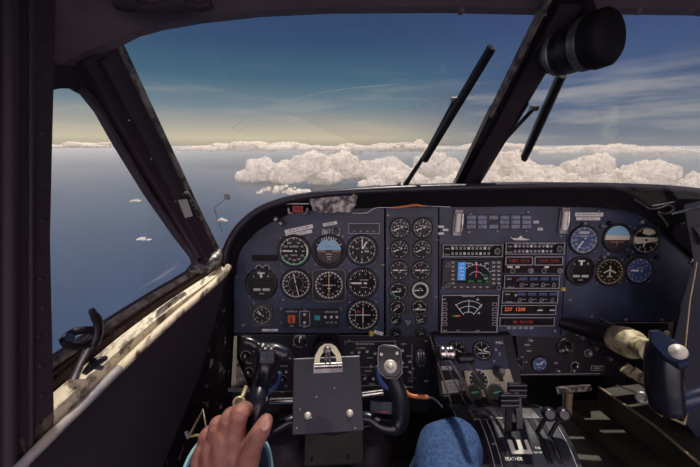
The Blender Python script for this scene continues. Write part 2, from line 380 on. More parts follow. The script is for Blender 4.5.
# ------------------------------------------------------------------ wipers outside
def wiper(root_lbl, pts, arm, F, off=.02, thk=.010):
    r = empty('windscreen_wiper', F(*pts[0], off), root_lbl, 'wiper', 'windscreen wipers')
    mb = MB(); a, b = F(*pts[1], off), F(*pts[2], off)
    mb.tube([a, a.lerp(b, .5), b], [thk * .9, thk, thk * .9], 'black', 6, flat=.6); mb.tube([a + Vector((.006, 0, -.004)), b + Vector((.006, 0, -.004))], .003, 'under', 6)
    wchild(mb, 'blade', r)
    mb = MB(); A = [F(*p, off + .012) for p in arm]; mb.tube(A, [.007] + [.0045] * (len(A) - 1), 'black', 8); mb.tube([A[-1] - Vector((.008, 0, 0)), A[-1] + Vector((.008, 0, 0))], .006, 'steel', 8); wchild(mb, 'arm', r)
    mb = MB(); mb.lathe([(.016, -.01), (.016, .012), (.008, .02)], 'black', 16, X=orient(GN, at=A[0])); wchild(mb, 'pivot', r)
    return r
wiper('long black wiper raised on the pilot windscreen, left of the centre post', [(402, 188), (424, 160), (491, 47)], [(402, 190), (428, 150), (455, 100)], PG)
wiper('short black wiper hanging beside the centre post on the right windscreen', [(462, 188), (524, 158), (562, 74)], [(462, 190), (500, 145), (534, 108)], PG2, thk=.015)
# outside temperature probe seen through the pilot windscreen
w = MB(); w.tube([PG(222, 232, .03), PG(214, 208, .03), PG(224, 200, .03)], .0007, 'steel', 6); w.box((0, 0, 0), (.012, .004, .012), 'steel', X=Matrix.Translation(PG(227, 197, .03)))
tag(w.build('air_probe'), 'thin bent air probe outside the windscreen beside the left pillar', 'probe')
# ------------------------------------------------------------------ compass
cp = P(604, 38, .50); cdir = (P(569, 50, .545) - cp).normalized()
r = empty('magnetic_compass', orient(cdir, at=cp), 'round black magnetic compass hanging at the head of the centre post', 'compass')
X = None
mb = MB(); mb.lathe([(.0, -.012), (.034, -.012), (.040, -.006), (.041, .012), (.038, .020)], 'under', 40); child(mb, 'compass_housing', r)
mb = MB(); mb.lathe([(.037, .020), (.039, .024), (.039, .030), (.036, .034)], 'steel', 40); child(mb, 'rim', r)
mb = MB(); mb.lathe([(.036, .034), (.037, .050), (.034, .052), (.034, .056), (.036, .058), (.033, .066)], 'black', 40); child(mb, 'barrel', r)
mb = MB(); mb.lathe([(.033, .066), (.035, .068), (.034, .073), (.031, .076)], 'steel', 40); mb.lathe([(.031, .076), (.026, .088), (0, .090)], 'black', 40); child(mb, 'back_cap', r)
mb = MB(); mb.tube([Vector((.0, .03, .02)), Vector((.0, .055, .03)), Vector((0, .08, .04))], .012, 'black', 10); child(mb, 'mounting_bracket', r)
# ------------------------------------------------------------------ side window latch
r = empty('window_latch', PW(78, 345, .03), 'black curved latch handle standing on the worn side window sill', 'latch')
mb = MB(); mb.tube(smoothpts([PW(*p, .06) for p in ((94, 345), (98, 335), (98, 322), (94, 315), (91, 309))], 4), [.0075] * 12 + [.006, .006, .0055, .005, .004], 'black', 10, flat=.6); wchild(mb, 'handle', r)
mb = MB(); mb.tube(smoothpts([PW(*p, .055) for p in ((64, 340), (74, 332), (92, 330), (97, 338), (84, 346), (68, 345), (64, 340))], 4), .006, 'black', 8); wchild(mb, 'clevis', r)
mb = MB(); mb.tube([PW(90, 346, .05), PW(82, 360, .045), PW(74, 378, .04)], [.006, .005, .007], 'steel', 8); mb.tube([PW(64, 340, .05), PW(70, 337, .062)], .007, 'chrome', 10); wchild(mb, 'rod', r)
r = empty('window_latch', PW(100, 360, .03), 'small dark hinge catch lying on the sill below the curved latch', 'latch')
mb = MB(); mb.tube([PW(84, 374, .055), PW(95, 362, .055), PW(106, 358, .055)], [.004, .008, .004], 'black', 8); wchild(mb, 'catch_plate', r)
mb = MB(); mb.tube([PW(88, 366, .055), PW(102, 368, .058)], .004, 'steel', 8); wchild(mb, 'pin', r)
# fitting on A pillar
r = empty('pillar_fitting', PW(186, 208, .03), 'small scratched metal fitting screwed on the left pillar', 'fitting')
mb = MB(); mb.loft([[PW(178, 200, .036), PW(187, 199, .036), PW(193, 216, .036), PW(185, 218, .036)], [PW(178, 200, .046), PW(187, 199, .046), PW(193, 216, .046), PW(185, 218, .046)]], 'paper', smooth=False); wchild(mb, 'label_plate', r)
mb = MB(); mb.tube([PW(186, 192, .04), PW(199, 216, .04)], .005, 'scuff', 8); mb.tube([PW(183, 194, .04), PW(194, 216, .04)], .004, 'black', 8); wchild(mb, 'guide_rail', r)
# ------------------------------------------------------------------ glareshield
lip = [(224, 268), (225, 256), (229, 243), (240, 226), (258, 211), (280, 202), (300, 197.5), (330, 193.5), (400, 189.5), (470, 187.5), (560, 186), (640, 187.5), (690, 191), (740, 199), (800, 215)]
inn = [(235, 275), (236, 262), (240, 250), (250, 237), (268, 224), (288, 215), (306, 211), (330, 209.5), (400, 207.5), (470, 207), (560, 206.5), (620, 210), (655, 222), (700, 262), (740, 300)]
L3 = smoothpts([PAN.pt(*p, .045) for p in lip], 6)
r = empty('glareshield', PAN.pt(400, 195, 0), 'long padded black glareshield across the top of the instrument panel', 'glareshield')
mb = MB(); mb.tube(L3, .0095, 'vinyl', 12); wchild(mb, 'padded_lip', r)
I3 = smoothpts([PAN.pt(*p, .012) for p in inn], 6)
mb = MB(); rg = [[a + PAN.n * -.004, b, b - PAN.n * .012, a - PAN.n * .016] for a, b in zip(L3, I3)]; mb.loft(rg, 'under', smooth=False); wchild(mb, 'eyebrow_panel', r)
mb = MB(); rg = []
for a in L3:
    far = Vector((a.x + (XC - a.x) * .04, a.y + .14 - .12 * max(0, (-.1 - a.x)) , a.z - .004 + .0 * a.x)); rg.append([a + Vector((0, 0, .009)), a.lerp(far, .5) + Vector((0, 0, .004)), far, far - Vector((0, 0, .03)), a - Vector((0, -.01, .004))])
mb.loft(rg, 'vinyl', smooth=False); wchild(mb, 'top_cover', r)
# small things on the eyebrow
def onlip(px, py, w=.04): return PAN.mat(px, py, w)
r = empty('warning_placard', onlip(298, 209), 'small red warning placard in a bracket under the glareshield', 'placard'); k = PAN.k(298, 209)
mb = MB(); mb.box((0, 0, .002), (10 * k, 6 * k, .003), 'redp'); mb.text('FIRE', 0, 0, 4.6 * k, .0038, 'under'); child(mb, 'red_plate', r)
mb = MB()
for s_ in (-1, 1): mb.tube([Vector((s_ * 9 * k, 1 * k, .002)), Vector((s_ * 8.4 * k, -4 * k, .003)), Vector((s_ * 5 * k, -4.4 * k, .003))], 1.4 * k, 'steel', 8)
mb.box((0, 5 * k, 0), (21 * k, 1.2 * k, .004), 'steel'); child(mb, 'bracket', r)
r = empty('scuffed_plate', onlip(333, 203, .046), 'scuffed bare metal cover plate with two screws under the glareshield', 'cover plate')
mb = MB(); q = [PAN.uv(*p, .046) for p in ((308, 197), (313, 210), (320, 213), (350, 212), (355, 207), (358, 195), (333, 194.5))]; c0 = PAN.uv(333, 203, .046)
mb.plate([(a - c0[0], b - c0[1]) for a, b in q], [], 0, .003, 'scuff'); child(mb, 'metal_plate', r)
for px, py in ((311, 196.5), (354, 195.5)):
    a, b = PAN.uv(px, py, .046); mb = MB(); mb.lathe([(2.4 * k, .003), (2.2 * k, .005), (.8 * k, .0062)], 'brass', 12, X=Matrix.Translation((a - c0[0], b - c0[1], 0))); child(mb, 'screw', r)
mb = MB(); mb.tube(smoothpts([PAN.pt(*p, .05) for p in ((352, 213), (366, 213), (376, 208), (392, 207.5), (420, 206), (450, 207))], 5), .0016, 'chrome', 6)
mb.tube(smoothpts([PAN.pt(*p, .054) for p in ((393, 208), (405, 206.5), (415, 205), (422, 206))], 5), .0030, 'orange', 8); tag(mb.build('loose_cable'), 'loose cable with orange sleeve hanging below the glareshield', 'cable')
mb = MB(); mb.tube(smoothpts([PAN.pt(*p, .05) for p in ((634, 200), (642, 204), (650, 209), (660, 208), (668, 205), (674, 209), (666, 214), (658, 212), (664, 220), (668, 226))], 5), .0022, 'steel', 6)
mb.tube([PAN.pt(633, 199, .052), PAN.pt(644, 206, .054)], .005, 'black', 8); mb.tube([PAN.pt(652, 206, .05), PAN.pt(674, 202, .05)], .002, 'chrome', 6)
tag(mb.build('headset_plug_cable'), 'tangled headset cable and plug below the right end of the glareshield', 'cable')
r = empty('panel_screw_cluster', onlip(279, 222, .02), 'two small knurled thumb screws at the left end of the glareshield', 'screws')
for dx, dy in ((-2.5, 3), (2, -1)):
    mb = MB(); mb.lathe([(3 * k, 0), (3 * k, .006), (1.6 * k, .010)], 'steel', 10, X=Matrix.Translation((dx * k, dy * k, 0))); child(mb, 'thumb_screw', r)
# ------------------------------------------------------------------ instrument panels
def panel(name, label, px_pts, m='navy', w=0, th=.004, cat='instrument panel', screws=(), o=None):
    o = o or px_pts[0]
    r = empty(name, PAN.mat(*o, w), label, cat); c0 = PAN.uv(*o, w)
    q = [PAN.uv(*p, w) for p in px_pts]
    mb = MB(); mb.plate([(a - c0[0], b - c0[1]) for a, b in q], [], -th, 0, m); child(mb, 'panel_plate', r)
    k = PAN.k(*o, w)
    for s_ in screws:
        a, b = PAN.uv(*s_, w); mb = MB(); mb.lathe([(1.9 * k, 0), (1.8 * k, .0015), (.9 * k, .0025)], 'steel', 10, X=Matrix.Translation((a - c0[0], b - c0[1], 0))); child(mb, 'screw', r)
    r['c0'] = 0
    return r, c0
def lp(c0, px, py, w=0):
    a, b = PAN.uv(px, py, w); return (a - c0[0], b - c0[1])
pp, c0 = panel('instrument_panel', 'navy pilot instrument panel behind the left control yoke', [(234, 333), (234, 268), (240, 250), (256, 232), (272, 220), (290, 211), (320, 205), (384, 204), (384, 333)], screws=((237, 277), (254, 303), (283, 300), (376, 302), (343, 236), (383, 265), (243, 325), (281, 309), (281, 323), (341, 309)))
k = PAN.k(320, 270)
def strip(c0, a, b, h, root, name, txt, ts=.7, m='label', w=0):
    A = Vector(lp(c0, *a, w)).to_3d(); B = Vector(lp(c0, *b, w)).to_3d(); d = B - A; an = math.atan2(d.y, d.x); L_ = d.length; h *= k
    mb = MB(); X = Matrix.Translation((A + B) / 2) @ Matrix.Rotation(an, 4, 'Z')
    mb.box((0, 0, .0006), (L_, h, .001), m, X=X)
    mb2 = MB(); mb2.text(txt, 0, 0, h * ts, .0013, 'under'); mb2.v = [X @ v for v in mb2.v]
    o = len(mb.v); i = mb.mi('under'); mb.v += mb2.v
    for f in mb2.f: mb.f.append([o + q for q in f]); mb.m.append(i); mb.sm.append(False)
    return child(mb, name, root)
strip(c0, (285, 232), (313, 226), 4, pp, 'placard_tape', 'MAX ALT 25,000'); strip(c0, (286, 236), (312, 231), 3.4, pp, 'placard_tape', 'V MO 248 KTS')
strip(c0, (323, 225), (337, 222.5), 3.2, pp, 'placard_tape', 'MARKER'); strip(c0, (262, 330), (278, 330), 2.4, pp, 'placard_tape', 'DIMMER')
for x, mm in ((326, 'steel'), (336, 'black')):
    a = lp(c0, x, 231.5); mb = MB(); X = Matrix.Translation((*a, 0))
    mb.box((0, -.8 * k, .001), (8 * k, 7 * k, .002), 'paper' if x == 326 else 'grey', X=X); mb.lathe([(3.2 * k, .002), (3 * k, .008), (2.4 * k, .009)], mm, 16, X=X); child(mb, 'dimmer_knob', pp)
a = lp(c0, 265, 258); mb = MB(); mb.box((a[0], a[1], .001), (26 * k, 6.4 * k, .003), 'under', bev=2.5 * k); child(mb, 'blank_slot', pp)
for x in (259, 266.5):
    a = lp(c0, x, 268); X = Matrix.Translation((*a, 0)); mb = MB(); mb.lathe([(3.4 * k, 0), (3.4 * k, .003), (2.6 * k, .003), (2.6 * k, .001)], 'grey', 18, X=X); mb.disc(2.4 * k, .0015, 'under', 18, X=X); child(mb, 'annunciator_lamp', pp)
ep, e0 = panel('instrument_panel', 'navy centre panel carrying two columns of small engine gauges', [(386, 335), (386, 204), (438, 203), (438, 335)], w=.001, screws=((388, 215), (437, 240), (388, 248), (436, 297), (437, 335), (388, 206)))
cs, s0 = panel('instrument_panel', 'navy centre panel holding radio stack, map screen and radar', [(439.5, 336), (439.5, 203), (566, 202), (566, 250), (560, 336)], w=.0015, screws=((470, 214), (469, 232), (528, 212), (497, 231), (526, 231), (561, 236), (555, 331)))
fp, f0 = panel('instrument_panel', 'wide navy copilot instrument panel on the right', [(561, 336), (567, 250), (567.5, 202), (620, 206), (650, 214), (668, 228), (692, 258), (690, 322), (600, 321), (578, 328)], screws=((668, 231), (690, 262), (608, 254), (576, 206), (662, 320), (592, 317), (598, 211), (626, 320), (570, 300)))
strip(f0, (575, 214.5), (603, 214.5), 3.8, fp, 'placard_tape', 'ALTERNATE STATIC'); strip(f0, (576, 218.7), (600, 218.7), 3, fp, 'placard_tape', 'AIR ON 2 KTS')
a = lp(f0, 562.5, 289); mb = MB(); mb.lathe([(2.4 * k, 0), (2.2 * k, .004), (1.2 * k, .006)], 'yellow', 14, X=Matrix.Translation((*a, 0))); child(mb, 'screw_cap', fp)
# ------------------------------------------------------------------ gauges
def numerals(mb, nums, r, size, m='white', a0=0, step=30):
    for i, t in enumerate(nums):
        if t == '': continue
        a = math.radians(90 - (a0 + step * i)); mb.text(str(t), r * math.cos(a), r * math.sin(a), size, .05, m)
def gauge(name, label, px, py, rp, cat, draw, needles=((0, .7, .05, 'white'),), ticks=(60, 5, .8, .92), tk_range=(0, 360), square=False, group=None, bez='black', F=PAN, w=0, tm='white', rot=0, face='dial', hub='black', screws=True, glass=None, warp=None):
    kk = F.k(px, py, w); mw = F.mat(px, py, w + .001, rot, rp * kk)
    if warp: mw = mw @ warp
    r = empty(name, mw, label, cat, group)
    mb = MB()
    if square:
        s_ = 1.12
        sq = []
        for sx, sy, a0 in ((1, 1, 0), (-1, 1, 90), (-1, -1, 180), (1, -1, 270)):
            for t in (0, 30, 60, 90):
                a = math.radians(a0 + t); sq.append((sx * .82 + .3 * math.cos(a), sy * .82 + .3 * math.sin(a)))
        mb.plate(sq, [[(.97 * math.cos(2 * PI * j / 40), .97 * math.sin(2 * PI * j / 40)) for j in range(40)]], -.02, .08, bez)
        pts = []
        for sx, sy, a0 in ((1, 1, 0), (-1, 1, 90), (-1, -1, 180), (1, -1, 270)):
            for t in (0, 30, 60, 90):
                a = math.radians(a0 + t); pts.append((sx * .8 + .3 * math.cos(a), sy * .8 + .3 * math.sin(a), .09))
        mb.tube([Vector(p) for p in pts + pts[:1]], .035, 'steel', 6)
    else:
        mb.lathe([(1.12, -.02), (1.12, .06), (1.06, .12), (.97, .13), (.95, .07)], bez, 48, caps=False)
    child(mb, 'bezel', r)
    if screws and rp > 9:
        for a in (45, 135, 225, 315):
            q = 1.24 if not square else 1.32
            mb = MB(); mb.lathe([(.09, -.01), (.09, .03), (.04, .05)], 'steel', 8, X=Matrix.Translation((q * math.cos(math.radians(a)), q * math.sin(math.radians(a)), 0))); child(mb, 'screw', r)
    mb = MB(); mb.disc(.97, .035, face, 48)
    if ticks:
        n, maj, r0, r1 = ticks; span = tk_range[1] - tk_range[0]; cnt = n + (0 if span == 360 else 1)
        for i in range(cnt):
            a = tk_range[0] + span * i / n; big = i % maj == 0
            mb.tick(a, r0 if big else r0 + (r1 - r0) * .45, r1, .06 if big else .03, .045, tm)
    if draw: draw(mb)
    child(mb, 'dial', r)
    for nd in needles:
        a, L_, wd, m = nd[:4]; tail = nd[4] if len(nd) > 4 else .2
        mb = MB(); an = math.radians(90 - a); d = Vector((math.cos(an), math.sin(an), 0)); t = Vector((-d.y, d.x, 0))
        z = Vector((0, 0, .06)); z2 = Vector((0, 0, .075))
        q = [-d * tail - t * wd / 2, -d * tail + t * wd / 2, d * L_ * .8 + t * wd / 2, d * L_, d * L_ * .8 - t * wd / 2]
        mb.loft([[v + z for v in q[::-1]], [v + z2 for v in q[::-1]]], m, smooth=False)
        mb.lathe([(.09, .06), (.09, .09), (.04, .10)], hub, 14); child(mb, 'needle', r)
    mb = MB(); mb.lathe([(.96, .100), (.96, .112)], glass or GLASS, 40, smooth=False); child(mb, 'glass', r)
    return r
def d_airspeed(mb):
    numerals(mb, ['', 40, 60, 80, 100, 120, 140, 160, 180, 200, 220, 240], .62, .17); mb.ring(.86, .95, .046, 'green', 48, math.radians(-150), math.radians(-20)); mb.ring(.86, .95, .047, 'white', 48, math.radians(-20), math.radians(25)); mb.text('AIRSPEED', 0, .3, .15, .05, 'white'); mb.text('KNOTS', 0, -.28, .14, .05, 'white')
gauge('airspeed_indicator', 'round airspeed gauge with green arc, upper left of pilot panel', 294, 251, 15, 'gauge', d_airspeed, ((272, .8, .09, 'white'),))
def att(mb, sky='skyb', gnd='brown', y=0.05, R=.78, tilt=0):
    c, s_ = math.cos(tilt), math.sin(tilt)
    def arc(a0, a1): return [(R * math.cos(math.radians(a0 + (a1 - a0) * i / 24)), R * math.sin(math.radians(a0 + (a1 - a0) * i / 24))) for i in range(25)]
    a = math.degrees(math.asin(y / R)); t = math.degrees(tilt)
    mb.poly(arc(a + t, 180 - a + t), .046, sky); mb.poly(arc(180 - a + t, 360 + a + t), .046, gnd)
def d_att(mb):
    att(mb); mb.box((-.45, -.02, .055), (.45, .07, .01), 'orange'); mb.box((.45, -.02, .055), (.45, .07, .01), 'orange'); mb.box((0, .06, .055), (.5, .03, .01), 'under')
    for i in range(1, 4): mb.box((0, -.02 - .17 * i, .055), (.5 - .1 * i, .03, .01), 'white')
    for a in (-60, -30, -20, -10, 0, 10, 20, 30, 60): mb.tick(a, .8, .93, .05, .05, 'white')
    mb.seg((-.06, .78), (.0, .66), .05, .052, 'under'); mb.seg((.06, .78), (0, .66), .05, .052, 'under'); mb.text('DECISION', 0, .3, .1, .05, 'under')
gauge('attitude_indicator', 'artificial horizon with pale blue sky half on pilot panel', 329, 251, 15.5, 'gauge', d_att, (), ticks=None)
gauge('altimeter', 'altimeter with near vertical white hands, upper right of pilot panel', 362, 250, 14.5, 'gauge', lambda mb: (numerals(mb, list(range(10)), .66, .24, step=36), mb.text('ALT', -.3, .1, .15, .05, 'white'), mb.text('FEET', .32, .12, .12, .05, 'white'), mb.box((.33, -.08, .05), (.32, .17, .01), 'grey'), mb.box((0, -.42, .05), (.3, .16, .01), 'brown')), ((2, .85, .07, 'white'), (28, .72, .11, 'white', .1)), ticks=(50, 5, .8, .92))
def d_turn(mb):
    mb.tick(0, .45, .78, .16, .05, 'white'); mb.box((0, .78, .05), (.5, .09, .01), 'white'); mb.text('L', -.5, .55, .22, .05, 'white'); mb.text('R', .5, .55, .22, .05, 'white')
    mb.box((-.3, -.38, .05), (.5, .17, .012), 'paper'); mb.box((.33, -.38, .05), (.5, .17, .012), 'paper'); mb.box((0, -.38, .05), (.12, .17, .012), 'under'); mb.text('TURN', 0, -.68, .14, .05, 'white')
gauge('turn_indicator', 'black turn and slip gauge with pale slip tube, far left of pilot panel', 261.5, 284, 14.5, 'gauge', d_turn, (), ticks=None)
gauge('radio_magnetic_indicator', 'round bearing gauge with thin near vertical pointer left of square compass gauge', 296, 284, 14.3, 'gauge', lambda mb: (numerals(mb, ['N', 3, 6, 'E', 12, 15, 'S', 21, 24, 'W', 30, 33], .68, .17, a0=-12), mb.ring(.5, .52, .046, 'grey', 40)), ((-12, .8, .05, 'white', .8),), ticks=(72, 3, .82, .94))
def d_hsi(mb):
    numerals(mb, ['N', 3, 6, 'E', 12, 15, 'S', 21, 24, 'W', 30, 33], .66, .17, a0=8); mb.seg((0, -.5), (0, .5), .07, .055, 'yellow'); mb.seg((0, .5), (0, .78), .05, .055, 'yellow'); mb.seg((0, -.78), (0, -.55), .05, .055, 'yellow')
    mb.seg((-.3, 0), (.3, 0), .04, .056, 'white'); mb.seg((-.12, -.22), (.12, -.22), .04, .056, 'white')
    for x in (-.4, -.2, .2, .4): mb.disc(.04, .05, 'white', 8, (x, 0))
gauge('horizontal_situation_indicator', 'square-framed compass gauge with yellow course bar, middle of pilot panel', 329, 285, 14.8, 'gauge', d_hsi, (), ticks=(72, 3, .8, .93), square=True, screws=False)
gauge('vertical_speed_indicator', 'vertical speed gauge with white pointer to the left on pilot panel', 362.5, 283, 14.5, 'gauge', lambda mb: (numerals(mb, [0, 1, 2, 3, 4, '', 4, 3, 2, 1], .66, .2, a0=-90, step=36), mb.text('VERT SPEED', .1, .22, .12, .05, 'white'), mb.text('1000 FPM', .1, -.3, .11, .05, 'white')), ((270, .85, .12, 'white', .3),), ticks=(40, 4, .8, .92))
gauge('clock', 'small round clock low on the left of the pilot panel', 262, 315, 9.2, 'clock', lambda mb: numerals(mb, [12, '', 2, '', 4, '', 6, '', 8, '', 10, ''], .6, .24), ((320, .75, .1, 'white'), (300, .5, .12, 'white')), ticks=(60, 5, .8, .94), square=True, screws=False)
gauge('course_deviation_indicator', 'course deviation gauge with crossed white bars, lower right of pilot panel', 363, 315, 15, 'gauge', lambda mb: (numerals(mb, ['N', 3, 6, 'E', 12, 15, 'S', 21, 24, 'W', 30, 33], .72, .17), mb.seg((0, -.55), (0, .55), .05, .055, 'white'), mb.seg((-.55, .02), (.5, .02), .05, .055, 'white'), mb.seg((-.5, -.5), (-.5, .35), .04, .055, 'grey'), mb.box((-.3, .25, .05), (.25, .14, .01), 'redp')), (), ticks=(72, 3, .84, .95), square=False)
# engine gauges
ENG = [
 (400, 228, 9.6, 'torque_gauge', 'upper left engine gauge, highest in the left column', 250, 'dial', 'E'), (422.5, 228, 9.6, 'torque_gauge', 'upper right engine gauge, highest in the right column', 250, 'dial', 'E'),
 (399.5, 249.3, 9, 'propeller_speed_gauge', 'propeller speed gauge, second from top of the left column', 252, 'dial', 'P'), (422, 249.3, 9, 'propeller_speed_gauge', 'propeller speed gauge, second from top of the right column', 245, 'dial', 'P'),
 (399, 270.3, 9.2, 'temperature_gauge', 'engine gauge with flat pointer, third down the left column', 272, 'dial', 'T'), (421, 270.3, 9.2, 'temperature_gauge', 'engine gauge with flat pointer, third down the right column', 272, 'dial', 'T'),
 (398.3, 291, 8.8, 'fuel_flow_gauge', 'engine gauge with dark face, fourth down the left column', 262, 'dial', 'F'), (420.3, 290.2, 8.8, 'fuel_flow_gauge', 'white-rimmed engine gauge, fourth down the right column', 268, 'dial', 'W'),
 (397.6, 307.6, 7.6, 'oil_gauge', 'small gauge with diagonal pointer, fifth down the left column', 230, 'dial', 'O'), (419.6, 307.4, 7.6, 'oil_gauge', 'small gauge with white band, fifth down the right column', 240, 'dial', 'B'),
 (396, 320.3, 5.6, 'fuel_gauge', 'tiny round gauge sixth down the left column', 235, 'dial', 'S'), (421.3, 319.4, 5.6, 'fuel_gauge', 'tiny round gauge sixth down the right column', 250, 'dial', 'S'),
 (395.6, 333, 5.4, 'fuel_gauge', 'tiny dark gauge at the foot of the left column', 120, 'dial', 'D'), (420.6, 332.5, 5.4, 'fuel_gauge', 'tiny dark gauge at the foot of the right column', 120, 'dial', 'D')]
for px, py, rp, nm, lb, an, fc, kd in ENG:
    def dr(mb, kd=kd):
        if kd in 'EP': numerals(mb, [0, 4, 8, 12, 16, 20, 24], .62, .24, a0=-120 if kd == 'P' else 200, step=40); mb.text('TORQUE' if kd == 'E' else 'PROP', .05, .22, .2, .05, 'white'); mb.text('FT-LBS' if kd == 'E' else 'RPM', .1, -.02, .15, .05, 'grey')
        if kd == 'T': mb.box((.1, .03, .05), (1.3, .12, .01), 'paper'); mb.text('ITT', .1, -.24, .26, .05, 'white'); mb.tick(-20, .4, .9, .08, .05, 'redp'); numerals(mb, [2, 4, 6, 8], .6, .2, a0=-60, step=60)
        if kd == 'F': mb.box((-.2, -.1, .05), (.7, .1, .01), 'paper'); mb.text('FUEL', .1, .25, .2, .05, 'white'); mb.ring(.62, .7, .046, 'green', 48, PI, 1.6 * PI)
        if kd == 'W': mb.ring(.72, .96, .046, 'paper', 48); numerals(mb, list(range(10)), .84, .2, 'under', step=36); mb.text('OIL', 0, .2, .2, .05, 'white')
        if kd == 'B': mb.box((.05, -.28, .05), (1.4, .18, .01), 'paper'); mb.text('OIL', .0, .35, .26, .05, 'white')
        if kd == 'O': mb.text('OIL', .0, .3, .26, .05, 'white'); mb.seg((-.5, -.1), (.3, .5), .04, .05, 'grey')
        if kd in 'SD': mb.text('QTY', .0, -.4, .34, .05, 'white' if kd == 'S' else 'grey')
    if kd == 'D': tk = (8, 4, .7, .85); rg_ = (200, 380)
    elif kd == 'S': tk = (12, 3, .7, .92); rg_ = (220, 400)
    else: tk = (30, 5, .78, .93); rg_ = (200, 530)
    gauge(nm, lb, px, py, rp, 'gauge', dr, ((an, .75, .11, 'grey' if kd == 'D' else 'white', .3),), ticks=tk, tk_range=rg_, group='engine gauges in the two centre columns', w=.001, tm='grey' if kd == 'D' else 'white', screws=False)
# dark square backing plates of the engine gauges are part of the panel
for y0, y1 in ((217, 239), (239.5, 259), (260, 281), (282, 299.5), (300, 314.5)):
    for x0, x1 in ((389, 410.5), (411.5, 433)):
        a = lp(e0, x0, y1, .001); b = lp(e0, x1, y0, .001); mb = MB(); mb.box(((a[0] + b[0]) / 2, (a[1] + b[1]) / 2, .0004), (b[0] - a[0], b[1] - a[1], .0012), 'navyd'); child(mb, 'gauge_plate', ep)
a = lp(e0, 408, 322, .001); mb = MB()
for t in range(3): mb.lathe([(1.5 * k, 0), (1.4 * k, .003)], 'steel', 8, X=Matrix.Translation((a[0] + 1.8 * k * math.cos(t * 2.1 + .5), a[1] + 1.8 * k * math.sin(t * 2.1 + .5), 0)))
child(mb, 'selector_knob', ep)
for px, py in ((441, 226.6), (445.5, 229.8), (441, 233.4)):
    a = lp(s0, px, py, .0015); mb = MB(); mb.box((a[0], a[1], .001), (5.5 * k, 2.2 * k, .001), 'label'); child(mb, 'placard_tape', cs)
# right-hand gauges
def blueface(mb, lab):
    numerals(mb, ['', 40, 60, 80, 100, 120, 140, 160, 180, 200, 220, 240], .62, .17); mb.text(lab, 0, .28, .16, .05, 'white')
gauge('airspeed_indicator', 'blue-faced airspeed gauge, top left of the copilot panel', 583.5, 240, 13.6, 'gauge', lambda mb: (blueface(mb, 'AIRSPEED'), mb.box((0, .55, .05), (.7, .2, .01), 'paper')), ((215, .85, .1, 'white'),), face='dblue', ticks=(60, 5, .8, .95))
gauge('attitude_indicator', 'artificial horizon with painted reflection band and blue top, middle of copilot top row', 617, 238, 13.4, 'gauge', lambda mb: (att(mb, 'skyb', 'brown', -.1, .92, .0), mb.poly([(-.9, -.14), (.9, -.14), (.93, .18), (-.93, .24)], .050, 'glint'), mb.seg((-.5, -.3), (.5, -.3), .05, .052, 'orange'), mb.seg((0, -.2), (0, -.6), .04, .052, 'grey')), (), ticks=None)
gauge('altimeter', 'gauge with bright painted reflection band, top right of the copilot panel', 645.5, 240, 13.4, 'gauge', lambda mb: (mb.poly([(-.95, -.08), (-.6, -.3), (.85, -.1), (.9, .12), (.6, .2), (-.88, .22)], .046, 'glint'), mb.poly([(-.3, .5), (.2, .35), (.7, .5), (.5, .75), (.1, .85), (-.25, .8)], .046, 'glint'), numerals(mb, ['', '', '', 3, 4, 5, 6, 7, '', ''], .68, .22, step=36)), ((200, .6, .08, 'white'),), ticks=(50, 5, .8, .94))  # pale patches are the glass reflection put into the dial colour
gauge('turn_indicator', 'black turn gauge with pale slip tube, lower left of copilot panel', 580.5, 271, 13.4, 'gauge', d_turn, (), ticks=None)
def d_dg(mb):
    numerals(mb, ['N', 3, 6, 'E', 12, 15, 'S', 21, 24, 'W', 30, 33], .68, .18, 'yellow'); z = .05
    mb.seg((0, .45), (0, -.4), .12, z, 'cream'); mb.seg((-.45, -.1), (0, .15), .1, z, 'cream'); mb.seg((.45, -.1), (0, .15), .1, z, 'cream'); mb.seg((-.2, -.42), (0, -.3), .08, z, 'cream'); mb.seg((.2, -.42), (0, -.3), .08, z, 'cream')
gauge('heading_indicator', 'heading gauge with cream airplane outline, middle of copilot lower row', 609.5, 271.5, 13.4, 'gauge', d_dg, (), ticks=(72, 3, .83, .95), tm='cream')
gauge('vertical_speed_indicator', 'blue-faced vertical speed gauge, lower right of copilot panel', 639, 270.5, 12.6, 'gauge', lambda mb: (numerals(mb, [0, 1, 2, 3, 4, '', 4, 3, 2, 1], .66, .22, a0=-90, step=36), mb.text('VERT SPEED', .1, .22, .12, .05, 'white')), ((272, .7, .15, 'white', .2),), ticks=(40, 4, .8, .94), face='dblue')
# post lights above copilot gauges
for i, (px, py) in enumerate(((601, 226), (609, 223), (640, 222), (629, 257), (602, 257), (656, 257), (583, 223.5))):
    mb = MB(); mb.lathe([(2.4 * k, 0), (2.4 * k, .006), (1.6 * k, .011), (0, .012)], 'black' if i % 2 else 'steel', 12)
    a = lp(f0, px, py); mb.v = [v + Vector((*a, 0)) for v in mb.v]; child(mb, 'post_light', fp)
